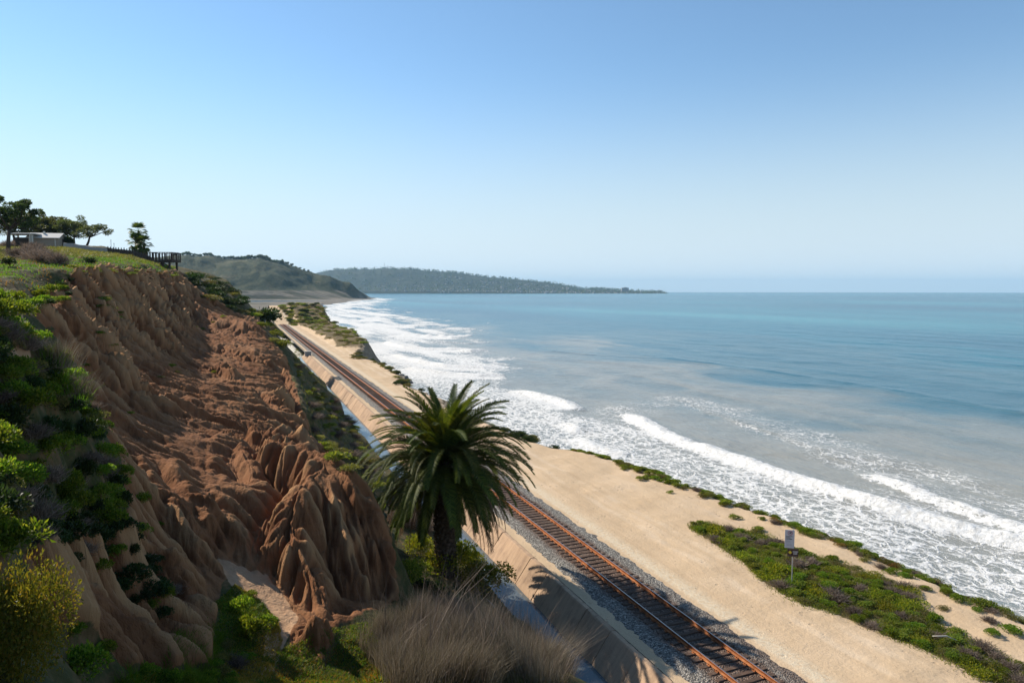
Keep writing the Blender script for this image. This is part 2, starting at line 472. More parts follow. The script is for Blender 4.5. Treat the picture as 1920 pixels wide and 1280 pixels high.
def erode(x, y):
    gxx = samp(GDX, x, y); gyy = samp(GDY, x, y)
    tot = np.zeros_like(x)
    mag = np.hypot(gxx, gyy) + 1e-6
    st_ = np.clip(mag * 1.15, 0.25, 1.2)
    kf = sstep(33, 46, y)                          # the near rocks keep their surveyed crests and carry finer flutes
    for o, (lam, an, af, bn, bf) in enumerate(((5.0, 0.25, 0.8, 0.0, 0.0), (2.4, 0.34, 0.85, 0.05, 0.34), (1.15, 0.46, 0.72, 0.06, 0.36), (0.55, 0.17, 0.30, 0.03, 0.14), (0.27, 0.055, 0.08, 0.015, 0.03))):
        a = an + (af - an) * kf; b = bn + (bf - bn) * kf
        if o in (2, 3): a = a * (1 + 0.8 * kf * sstep(0.6, 1.0, mag))          # steep upper faces are finely fluted
        m = np.hypot(gxx, gyy) + 1e-6
        ax, ay = -gyy / m, gxx / m
        wx = x + (vnoise(x / lam * 0.7, y / lam * 0.7, 60 + o) - 0.5) * lam * 0.6
        wy = y + (vnoise(x / lam * 0.7, y / lam * 0.7, 80 + o) - 0.5) * lam * 0.6
        C, S = rill(wx / lam * 0.62, wy / lam * 0.62, ax / 0.62, ay / 0.62, 200 + o * 31)
        R = np.clip(np.sqrt(C * C + S * S) * 1.7, 0.25, 1)
        ph = np.arctan2(S, C)
        lobe = np.abs(np.cos(ph * 0.5)); arete = 1 - np.abs(np.sin(ph * 0.5))
        kk = (0, 0.3, 0.6, 0.6, 0.3)[o] * kf
        tot += a * ((lobe - 0.62) * (1 - kk) + (arete - 0.38) * kk * 1.15) * R * st_      # rounded crest and sharp slot, further up also sharp crests
        if bf:
            sc = scales(wx / lam * 0.8, wy / lam * 0.8, -gxx / m, -gyy / m, 400 + o * 23)
            tot += b * np.clip(sc, -0.9, 1) * (0.35 + 0.65 * st_)
        g = a * -0.5 * np.sign(np.cos(ph * 0.5)) * np.sin(ph * 0.5) * 2 * np.pi / lam * R * st_ * 0.55
        gxx = gxx + g * ax; gyy = gyy + g * ay                        # the next size branches off this one's flanks
    return tot

# image-plane survey polygons tell where rock is bare (turned into ground masks through the surface positions)
def poly_mask(u, v, poly, soft=12.0):
    poly = np.array(poly, float); n = len(poly)
    inside = np.zeros(u.shape, bool); dmin = np.full(u.shape, 1e9)
    for i in range(n):
        a = poly[i]; b = poly[(i + 1) % n]
        cond = ((a[1] > v) != (b[1] > v)) & (u < (b[0] - a[0]) * (v - a[1]) / (b[1] - a[1] + 1e-9) + a[0])
        inside ^= cond
        d = b - a; h = np.clip(((u - a[0]) * d[0] + (v - a[1]) * d[1]) / ((d ** 2).sum() + 1e-9), 0, 1)
        dmin = np.minimum(dmin, np.hypot(u - a[0] - h * d[0], v - a[1] - h * d[1]))
    sd = np.where(inside, dmin, -dmin)
    return sstep(-soft, soft, sd)
def project(x, y, z):
    dz = z - CAMZ
    w = y * _fw[1] + dz * _fw[2]
    w = np.where(w < 0.5, 0.5, w)
    return 960 + FPX * x / w, 640 - FPX * (y * _up[1] + dz * _up[2]) / w
ROCK_POLY = [(78, 560), (110, 545), (137, 512), (200, 507), (300, 516), (335, 510), (380, 550), (440, 588), (480, 600), (505, 635), (530, 670), (556, 730), (572, 790), (580, 826), (640, 860), (700, 930),
             (740, 1040), (748, 1130), (690, 1150), (640, 1165), (606, 1235), (545, 1235), (540, 1170), (440, 1075), (415, 1100), (390, 1250), (290, 1255), (240, 1250), (40, 1110), (35, 1030), (120, 1010), (180, 1000), (230, 985), (235, 920),
             (215, 860), (190, 790), (160, 720), (120, 660), (95, 620), (60, 590)]
SAND_POLYS = [[(400, 1045), (500, 1075), (540, 1130), (560, 1160), (535, 1200), (505, 1290), (485, 1290), (500, 1180), (440, 1110)],
              [(-60, 560), (40, 565), (45, 600), (55, 660), (60, 715), (20, 700), (0, 640), (-60, 640)]]

# warped lattice: fine where the view is close
aL = np.concatenate([np.linspace(-1.15, -0.80, 40, endpoint=False), np.linspace(-0.80, -0.16, 620, endpoint=False), np.linspace(-0.16, 0.62, 150)])
def rows():
    out = [5.0]
    while out[-1] < 470:
        y = out[-1]
        r = 0.008 if y < 13 else (0.0036 if y < 22 else (0.0025 if y < 45 else (0.0021 if y < 88 else (0.004 if y < 120 else 0.013))))
        out.append(y * (1 + r))
    return np.array(out)
yL = rows()
A2, Y2 = np.meshgrid(aL, yL)
X2 = A2 * Y2
Z2 = base_h(X2, Y2)
S2, T2 = st(X2, Y2)
U2, V2 = project(X2, Y2, Z2)
rock = poly_mask(U2, V2, ROCK_POLY, 10) * sstep(10.5, 13, Y2)
rock *= sstep(-6.5, -9.0, T2)
patch = fbm(X2 * 0.35, Y2 * 0.35, 4, 301)
slope2 = np.hypot(samp(GDX, X2, Y2), samp(GDY, X2, Y2))
rock = np.clip(rock + 0.0, 0, 1)
sandm = np.zeros_like(rock)
for sp in SAND_POLYS: sandm = np.maximum(sandm, poly_mask(U2, V2, sp, 9))
near_spur = poly_mask(U2, V2, [(-200, 600), (95, 620), (235, 920), (235, 985), (40, 1030), (40, 1110), (240, 1250), (240, 1320), (-200, 1320)], 20)
ampl = rock * (1 - 0.85 * sandm) * (0.75 + 0.4 * sstep(40, 28, Y2)) + 0.22 * near_spur * (1 - rock)
_em = ampl > 0.01
er = np.zeros_like(Z2); er[_em] = erode(X2[_em], Y2[_em])
Z2 = Z2 + er * ampl
Z2 += (fbm(X2 * 0.5, Y2 * 0.5, 4, 33) - 0.5) * (0.5 * (1 - rock) * sstep(-6.2, -9, T2)) + (fbm(X2 * 6, Y2 * 6, 3, 36) - 0.5) * 0.05
# green rim bites into the bluff top unevenly; a level bank beside the channel
Z2 = np.minimum(Z2, -0.55 + 1.25 * np.clip(-6.4 - T2, 0, 99) + 60 * sstep(140, 30, Y2))
Z2 = np.where(T2 > -6.4, np.minimum(Z2, -0.75 - 2.4 * np.clip(T2 + 6.4, 0, 3)), Z2)
keep = (T2 < -3.6) & ((Y2 < 150) | (A2 > -0.85))
# drop lattice faces beyond the channel
F2 = grid_faces(*X2.shape)
kf = keep.ravel()[F2].any(1)
F2 = F2[kf]
used = np.zeros(X2.size, bool); used[F2.ravel()] = True
remap = np.cumsum(used) - 1
_g1, _g2 = samp(GDX, X2, Y2), samp(GDY, X2, Y2)
_nn = np.sqrt(1 + _g1 ** 2 + _g2 ** 2)
_e = er * ampl * 1.15
V3 = np.stack([(X2 - 0.55 * _e * _g1 / _nn).ravel(), (Y2 - 0.55 * _e * _g2 / _nn).ravel(), (Z2 - er * ampl + _e * (0.45 + 0.55 / _nn)).ravel()], 1)[used]
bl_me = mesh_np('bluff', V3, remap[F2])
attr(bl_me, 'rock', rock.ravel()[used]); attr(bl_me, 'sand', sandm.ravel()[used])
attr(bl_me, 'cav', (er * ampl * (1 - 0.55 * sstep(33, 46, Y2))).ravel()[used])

def hz(x, y):
    """ground height of the bluff mesh at points (lattice lookup)"""
    x = np.asarray(x, float); y = np.asarray(y, float)
    a = x / y
    fi = np.clip(np.interp(y, yL, np.arange(len(yL))), 0, len(yL) - 1.001); fj = np.clip(np.interp(a, aL, np.arange(len(aL))), 0, len(aL) - 1.001)
    i = fi.astype(int); j = fj.astype(int); fi = fi - i; fj = fj - j
    return (Z2[i, j] * (1 - fj) + Z2[i, j + 1] * fj) * (1 - fi) + (Z2[i + 1, j] * (1 - fj) + Z2[i + 1, j + 1] * fj) * fi
_SU, _SV = project(X2, Y2, Z2)
def surf(u, v):
    """first ground point of the bluff mesh met by the sight line of survey pixel (u, v)"""
    r = ray(u, v); ys = yL
    p = CAM[None] + (ys / r[1])[:, None] * r[None]
    g = hz(p[:, 0], p[:, 1])
    k = np.nonzero((p[:, 2] <= g) & (ys > 7))[0]
    if len(k) == 0: return None
    return np.array([p[k[0], 0], p[k[0], 1], g[k[0]]])

def rock_mat():
    t = NT('eroded_sandstone'); p = t.pos()
    z = t.n('ShaderNodeSeparateXYZ'); t.l(p, z.inputs[0])
    n1 = t.noise(p, 0.35, 5, 0.6); n2 = t.noise(p, 2.6, 6, 0.65); n3 = t.noise(p, 22, 4, 0.6)
    # bedding: slow colour change with height
    band = t.noise(t.scaled(p, (0.06, 0.06, 1.1)), 1.0, 4, 0.6, 0.4)
    c = t.ramp(t.math('ADD', t.math('MULTIPLY', n1, 0.55), t.math('MULTIPLY', band, 0.45)),
               [(0.30, (0.105, 0.043, 0.020)), (0.45, (0.17, 0.074, 0.032)), (0.56, (0.22, 0.105, 0.048)), (0.70, (0.29, 0.16, 0.08))])
    c = t.mix(t.math('MULTIPLY', n2, 0.35), c, (0.24, 0.10, 0.05))
    c = t.mix(t.mapr(t.attr('cav'), 0.06, 0.5), c, (0.35, 0.20, 0.098))      # sunlit rims painted into the colour: crests paler, partly a sandier washed crust
    soil = t.ramp(t.noise(p, 1.3, 6, 0.65), [(0.3, (0.035, 0.04, 0.016)), (0.48, (0.06, 0.06, 0.022)), (0.58, (0.11, 0.075, 0.035)), (0.72, (0.17, 0.105, 0.055))])
    sand = t.ramp(n2, [(0.3, (0.36, 0.215, 0.125)), (0.7, (0.47, 0.30, 0.18))])
    edge = t.math('ADD', t.attr('rock'), t.math('MULTIPLY', t.math('SUBTRACT', t.noise(p, 1.1, 6, 0.7), 0.5), 1.3))
    c = t.mix(t.mapr(edge, 0.42, 0.56), soil, c)
    c = t.mix(t.mapr(t.math('ADD', t.attr('sand'), t.math('MULTIPLY', t.math('SUBTRACT', n2, 0.5), 0.5)), 0.4, 0.6), c, sand)
    h = t.math('ADD', t.math('MULTIPLY', n3, 0.3), t.math('MULTIPLY', n2, 1.0))
    fl = t.noise(t.scaled(p, (7.0, 7.0, 0.9)), 1.0, 4, 0.6, 0.2)
    h = t.math('ADD', h, t.math('MULTIPLY', t.math('MULTIPLY', fl, t.attr('rock')), 1.6))
    nm = t.bump(h, 0.07, 0.9)
    return t.done(t.bsdf(c, 0.95, nm, 0.12))
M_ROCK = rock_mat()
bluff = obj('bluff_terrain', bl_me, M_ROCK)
tag(bluff, 'fluted red-brown sandstone bluff with gullies, green on its top', None, None, 'structure')
# ------------------------------------------------------------------ the coastal bench with its sand, and the sea cliff below it
ES = np.array([-20, 29, 36, 44, 53, 62, 71, 76, 84, 100, 126, 140, 165, 178, 190, 205, 225, 250, 275, 300, 340, 405, 470, 560.])
ET = np.array([17.6, 17.6, 18.3, 17.6, 17.0, 16.5, 13.2, 10.6, 10.0, 9.2, 8.8, 10.2, 11.0, 8.8, 10.5, 14, 18, 20, 22, 21, 22, 26, 27, 28.])
def edge_t(s):
    return np.interp(s, ES, ET) + (fbm(s * 0.12, s * 0 + 3.3, 3, 500) - 0.5) * 2.2 + (fbm(s * 0.8, s * 0 + 9.3, 3, 510) - 0.5) * 1.0
sB = np.concatenate([np.linspace(6, 22, 20, endpoint=False), np.geomspace(22, 560, 620)])
w1 = np.linspace(0, 1, 110); w2 = np.linspace(0, 1, 44)[1:]
Sg = np.repeat(sB[:, None], len(w1) + len(w2), 1)
TE = edge_t(sB)
_t1 = -2.9 + (TE[:, None] + 2.9) * w1[None]
_fw_ = 6.5 + 3.5 * fbm(sB * 0.05, sB * 0 + 1.7, 3, 520)
_gul = (fbm(sB * 0.35, sB * 0 + 5.1, 4, 530) - 0.5)
_t2 = TE[:, None] + w2[None] * _fw_[:, None] + (_gul[:, None] * 2.6 + (fbm(sB[:, None] * 1.2, w2[None] * 3 + 0 * sB[:, None], 3, 540) - 0.5) * 1.3) * np.sin(np.pi * np.clip(w2[None], 0, 1)) 
Tg = np.concatenate([_t1, _t2], 1)
Xg, Yg = xy(Sg, Tg)
Zg = np.empty_like(Tg)
n1 = len(w1)
d_edge = TE[:, None] - _t1
Zg[:, :n1] = -0.22 - 0.018 * np.clip(_t1 - 3, 0, 40) + (fbm(Xg[:, :n1] * 0.25, Yg[:, :n1] * 0.25, 4, 550) - 0.5) * 0.35 * sstep(3.2, 6, _t1) + (fbm(Xg[:, :n1] * 3, Yg[:, :n1] * 3, 3, 551) - 0.5) * 0.05
Zg[:, :n1] -= 0.5 * sstep(1.6, 0.0, d_edge)
# hummocks on the far seaward rim and past the end of the straight
hum = sstep(185, 215, Sg[:, :n1]) * sstep(5.5, 9.5, _t1) * (0.6 + 1.6 * fbm(Xg[:, :n1] * 0.06, Yg[:, :n1] * 0.06, 3, 552))
Zg[:, :n1] += hum
far_rise = sstep(345, 420, Sg[:, :n1]) * 7.0
Zg[:, :n1] += far_rise * (0.6 + 0.6 * fbm(Xg[:, :n1] * 0.03, Yg[:, :n1] * 0.03, 3, 553))
Zg[:, :n1] = Zg[:, :n1] * (1 - sstep(430, 545, Sg[:, :n1])) + (SEA - 1.0) * sstep(430, 545, Sg[:, :n1])
top = Zg[:, n1 - 1:n1]
Zg[:, n1:] = top + (SEA - 1.5 - top) * (w2[None] ** 0.85) 
Zg[:, n1:] += (fbm(Xg[:, n1:] * 0.7, Yg[:, n1:] * 0.7, 4, 560) - 0.5) * 1.4 * np.sin(np.pi * w2[None])
bench_me = mesh_np('bench', np.stack([Xg.ravel(), Yg.ravel(), Zg.ravel()], 1), grid_faces(*Xg.shape))
cliffm = np.zeros_like(Zg); cliffm[:, n1:] = 1; cliffm[:, :n1] = sstep(0.9, 0.1, d_edge)
VEG_L = [(1290, 992), (1330, 1015), (1400, 1062), (1440, 1100), (1500, 1137), (1570, 1155), (1640, 1182), (1750, 1226), (1850, 1275), (1900, 1300)]
VEG_R = [(1960, 1275), (1920, 1252), (1850, 1213), (1760, 1168), (1690, 1098), (1640, 1082), (1580, 1058), (1500, 1037), (1430, 1000), (1370, 990), (1320, 979)]
VEG_POLY = np.array([onz(u, v, -0.4)[:2] for u, v in VEG_L + VEG_R])
def in_poly(x, y, poly):
    ins = np.zeros(np.shape(x), bool); n = len(poly)
    for i in range(n):
        a = poly[i]; b = poly[(i + 1) % n]
        ins ^= ((a[1] > y) != (b[1] > y)) & (x < (b[0] - a[0]) * (y - a[1]) / (b[1] - a[1] + 1e-9) + a[0])
    return ins
vegm = np.zeros_like(Zg)
vegm[:, :n1] = np.maximum(in_poly(Xg[:, :n1], Yg[:, :n1], VEG_POLY) * 1.0, sstep(185, 215, Sg[:, :n1]) * sstep(6.0, 9, _t1 + 2.5 * (fbm(Xg[:, :n1] * 0.08, Yg[:, :n1] * 0.08, 3, 570) - 0.5)))
vegm[:, :n1] = np.maximum(vegm[:, :n1], sstep(2.2, 0.6, d_edge + 2.0 * (fbm(Xg[:, :n1] * 0.3, Yg[:, :n1] * 0.3, 3, 571) - 0.5)) * 0.8)
attr(bench_me, 'cliff', cliffm); attr(bench_me, 'veg', vegm)
attr(bench_me, 'tt', Tg); attr(bench_me, 'ss', Sg)
def benchz(x, y):
    s_, t_ = st(np.asarray(x, float), np.asarray(y, float))
    te = np.interp(s_, sB, TE)
    fi = np.clip(np.interp(s_, sB, np.arange(len(sB))), 0, len(sB) - 1.001); fj = np.clip((t_ + 2.9) / (te + 2.9) * (n1 - 1), 0, n1 - 1.001)
    i = np.asarray(fi).astype(int); j = np.asarray(fj).astype(int); a = fi - i; b = fj - j
    return (Zg[i, j] * (1 - b) + Zg[i, j + 1] * b) * (1 - a) + (Zg[i + 1, j] * (1 - b) + Zg[i + 1, j + 1] * b) * a
def sand_mat():
    t = NT('sand_and_cliff'); p = t.pos()
    n1_ = t.noise(p, 0.25, 6, 0.6); n2_ = t.noise(p, 5.0, 5, 0.65); n3_ = t.noise(p, 30.0, 3, 0.6)
    # wheel ruts and washed streaks that run with the track
    q = t.scaled(p, (1, 1, 1), -TH)
    run = t.noise(t.scaled(q, (1.1, 0.06, 1)), 1.0, 5, 0.6, 0.3)
    c = t.ramp(t.math('ADD', t.math('MULTIPLY', n1_, 0.55), t.math('MULTIPLY', run, 0.45)), [(0.3, (0.42, 0.30, 0.185)), (0.5, (0.51, 0.375, 0.24)), (0.7, (0.58, 0.44, 0.30))])
    c = t.mix(t.mapr(n2_, 0.62, 0.78), c, (0.27, 0.185, 0.11))
    # trodden specks: small darker dents in patches
    v = t.n('ShaderNodeTexVoronoi'); v.inputs['Scale'].default_value = 2.1; t.l(p, v.inputs['Vector'])
    dent = t.math('MULTIPLY', t.mapr(v.outputs['Distance'], 0.30, 0.12), t.mapr(t.noise(p, 0.5, 4, 0.7), 0.50, 0.66))
    c = t.mix(t.math('MULTIPLY', dent, 0.35), c, (0.22, 0.145, 0.085))
    deb = t.math('MULTIPLY', t.mapr(t.noise(t.scaled(q, (6, 2.2, 6)), 1.0, 3, 0.7), 0.64, 0.72), t.mapr(t.noise(p, 0.2, 3), 0.48, 0.58))
    c = t.mix(t.math('MULTIPLY', deb, 0.7), c, (0.13, 0.085, 0.05))
    # pale fines beside the ballast; two worn wheel lines of the service road
    tt = t.attr('tt')
    for c0 in (6.1, 7.75):
        wn_ = t.math('ADD', tt, t.math('MULTIPLY', t.math('SUBTRACT', t.noise(p, 0.10, 3), 0.5), 1.6))
        rut = t.math('MULTIPLY', t.mapr(t.math('ABSOLUTE', t.math('SUBTRACT', wn_, c0)), 0.42, 0.12), t.mapr(n1_, 0.35, 0.6))
        c = t.mix(t.math('MULTIPLY', rut, 0.45), c, (0.62, 0.49, 0.35))
    pale = t.math('MULTIPLY', t.mapr(tt, 2.4, 2.8), t.mapr(tt, 4.0, 3.0))
    c = t.mix(t.math('MULTIPLY', pale, t.mapr(n2_, 0.3, 0.6)), c, (0.56, 0.47, 0.34))
    soil = t.ramp(t.noise(p, 2.2, 5), [(0.35, (0.075, 0.065, 0.03)), (0.6, (0.17, 0.12, 0.06)), (0.75, (0.3, 0.2, 0.11))])
    c = t.mix(t.mapr(t.math('ADD', t.attr('veg'), t.math('MULTIPLY', t.math('SUBTRACT', t.noise(p, 1.6, 5, 0.7), 0.5), 1.2)), 0.45, 0.62), c, soil)
    z = t.n('ShaderNodeSeparateXYZ'); t.l(p, z.inputs[0])
    cl = t.ramp(t.math('ADD', t.math('MULTIPLY', t.noise(t.scaled(p, (0.15, 0.15, 1.2)), 1.0, 5, 0.6, 0.3), 0.6), t.math('MULTIPLY', n2_, 0.4)), [(0.3, (0.12, 0.095, 0.065)), (0.5, (0.21, 0.165, 0.115)), (0.7, (0.31, 0.25, 0.18))])
    c = t.mix(t.mapr(t.attr('cliff'), 0.3, 0.8), c, cl)
    h = t.math('ADD', t.math('ADD', t.math('MULTIPLY', n2_, 0.5), t.math('MULTIPLY', n3_, 0.2)), t.math('MULTIPLY', dent, -0.4))
    h = t.math('ADD', h, t.math('MULTIPLY', run, 0.6))
    return t.done(t.bsdf(c, 0.95, t.bump(h, 0.10, 0.9), 0.1))
M_SAND = sand_mat()
tag(obj('ground', bench_me, M_SAND), 'pale sandy bench beside the railway ending in a sea cliff', None, None, 'structure')

# ------------------------------------------------------------------ the sea
ER = 6371000.0 * 1.15
aS = np.concatenate([np.linspace(-1.3, -0.62, 40, endpoint=False), np.linspace(-0.62, 0.9, 620), np.linspace(0.92, 1.4, 30)])
yS = np.concatenate([np.geomspace(28, 60, 40, endpoint=False), np.geomspace(60, 420, 330, endpoint=False), np.geomspace(420, 2600, 150, endpoint=False), np.geomspace(2600, 26000, 50)])
AS, YS = np.meshgrid(aS, yS)
XS = AS * YS
SS, TS = st(XS, YS)
TES = np.interp(SS, sB, TE + _fw_ * 0.9)
def pl_dist(x, y, pts):
    d = np.full(x.shape, 1e9); side = np.zeros(x.shape); al = np.zeros(x.shape); acc = 0.0
    for a, b in zip(pts[:-1], pts[1:]):
        v = b - a; L = np.hypot(*v)
        h = np.clip(((x - a[0]) * v[0] + (y - a[1]) * v[1]) / L ** 2, 0, 1)
        ex = x - a[0] - h * v[0]; ey = y - a[1] - h * v[1]; dd = np.hypot(ex, ey)
        m = dd < d
        cr = v[0] * (y - a[1]) - v[1] * (x - a[0])
        d = np.where(m, dd, d); side = np.where(m, np.sign(cr), side); al = np.where(m, acc + h * L, al); acc += L
    return d, side, al / acc
def sea_pts(txt): return np.array([onz(*[float(a) for a in q.split()], SEA)[:2] for q in txt.split(';')])
wob = (fbm(XS * 0.02, YS * 0.02, 4, 600) - 0.5)
wob2 = (fbm(XS * 0.15, YS * 0.15, 3, 610) - 0.5)
foam = np.zeros_like(XS); zs = np.zeros_like(XS)
# open water: long swell parallel to the shore plus chop, fading with distance
ph = TS * 0.16 + wob * 9
amp = sstep(900, 60, YS)
zs += amp * (0.16 * np.sin(ph) + 0.10 * np.sin(TS * 0.31 + SS * 0.05 + wob * 14 + 1.3) + 0.5 * (fbm(XS * 0.08, YS * 0.08, 4, 620) - 0.5))
# breakers: crest line, height, foam width behind, foam width in front (shoreward)
BREAK = [
    ("955 733;990 738;1030 748;1060 757;1085 770", 0.9, 4, 7, 0.9),
    ("1165 774;1190 783;1225 803;1260 822;1310 838;1380 862;1440 884;1500 905;1560 922;1630 946;1700 965;1780 985;1860 1003;1960 1025;2100 1060", 0.95, 3, 3.2, 1.0),
    ("1600 890;1640 893;1690 912;1740 935;1800 952;1860 975;1930 1000;2100 1040", 0.6, 2.5, 2.0, 0.72),
    ("1058 795;1075 800;1085 812", 0.5, 3, 4, 0.8),
    ("1080 822;1110 838;1150 850;1180 856", 0.5, 4, 4, 0.85),
    ("1280 750;1330 772;1420 800;1500 830;1580 862;1640 880", 0.3, 8, 4, 0.25),
    ("1400 690;1500 705;1600 720;1720 740;1850 765;2000 790", 0.28, 0, 0, 0.0),
    ("1170 700;1260 715;1330 735;1400 752", 0.25, 0, 0, 0.0),
    ("1000 655;1100 665;1250 672;1400 690", 0.25, 0, 0, 0.0),
    ("690 612;730 611;770 612;830 608", 1.3, 10, 22, 0.95), ("672 600;700 600;720 602", 1.2, 8, 20, 0.95),
    ("680 585;710 588;745 592", 1.2, 8, 22, 0.9), ("748 628;790 630;840 632;885 629", 1.4, 10, 20, 0.97), ("720 642;760 652;800 655;850 656;895 655", 1.2, 12, 16, 0.9),
    ("860 658;880 660;905 655", 0.9, 6, 6, 0.6), ("735 665;790 680;840 688;900 690;940 684", 1.0, 12, 12, 0.85), ("760 690;830 700;900 706;950 705", 0.8, 9, 10, 0.8),
    ("800 640;880 644;930 642", 0.5, 4, 5, 0.35), ("640 575;660 572;690 568;705 566", 1.0, 12, 25, 0.95), ("690 558;720 560;745 561", 1.0, 15, 30, 0.8),
]
for txt, hgt, wb, wf, st_ in BREAK:
    pl = sea_pts(txt)
    lo = pl.min(0) - 60; hi = pl.max(0) + 60
    m = (XS > lo[0]) & (XS < hi[0]) & (YS > lo[1]) & (YS < hi[1])
    if not m.any(): continue
    d, sd, al = pl_dist(XS[m], YS[m], pl)
    _, tl = st(pl[:, 0], pl[:, 1])
    # seaward = larger t than the crest
    ctr = np.interp(SS[m], *[np.array(v) for v in zip(*sorted(zip(*st(pl[:, 0], pl[:, 1]))))])
    seaw = TS[m] > ctr
    endf = np.clip(np.minimum(al, 1 - al) * 9, 0, 1) ** 0.7
    d2 = d + wob2[m] * (2.5 if YS[m].mean() < 250 else 7)
    prof = np.where(seaw, np.exp(-(d / 3.2) ** 2), np.exp(-(d / 1.5) ** 2))
    zs[m] += hgt * prof * endf * (0.8 + 0.8 * (fbm(XS[m] * 0.25, YS[m] * 0.25, 3, 640) - 0.3))
    if st_ > 0:
        f = np.where(seaw, sstep(wb, 0, d2), np.maximum(sstep(wf * 1.6, wf * 0.35, d2), 0)) * st_ * np.clip(endf * 1.4, 0, 1)
        foam[m] = np.maximum(foam[m], f)
        zs[m] += f * 0.28 * (fbm(XS[m] * 1.1, YS[m] * 1.1, 3, 645) - 0.35)
# the wash between the breakers and the shore
WASH = np.array([sea_pts("%d %d" % p)[0] for p in [(640, 563), (690, 557), (735, 562), (700, 575), (745, 590), (800, 606), (860, 622), (890, 636), (880, 650), (930, 668), (950, 690), (930, 712), (950, 728), (1000, 740), (1060, 758), (1100, 772), (1165, 775), (1225, 803),
     (1310, 836), (1440, 882), (1560, 918), (1640, 925), (1760, 950), (1960, 1010), (2300, 1200), (2300, 1500), (1500, 1400), (900, 900), (500, 640), (520, 590)]])
wm = np.zeros_like(XS)
_js = 1 + 5 * sstep(150, 450, YS)
for _k in range(5):
    _n1 = (fbm(XS * 0.05, YS * 0.05, 3, 601 + _k * 7) - 0.5) * 14 * _js; wm += 0.2 * in_poly(XS + _n1 + wob2 * 5, YS + _n1 * 2.2 + wob * 20 - (_k - 2) * 6 * _js, WASH)
farw = sstep(120, 330, YS)
streak = fbm(SS * 0.012 + TS * 0.01, TS * 0.09, 4, 660)
wash = wm * (0.37 + 0.16 * (streak - 0.5) + farw * (0.17 + 1.6 * (streak - 0.47)))
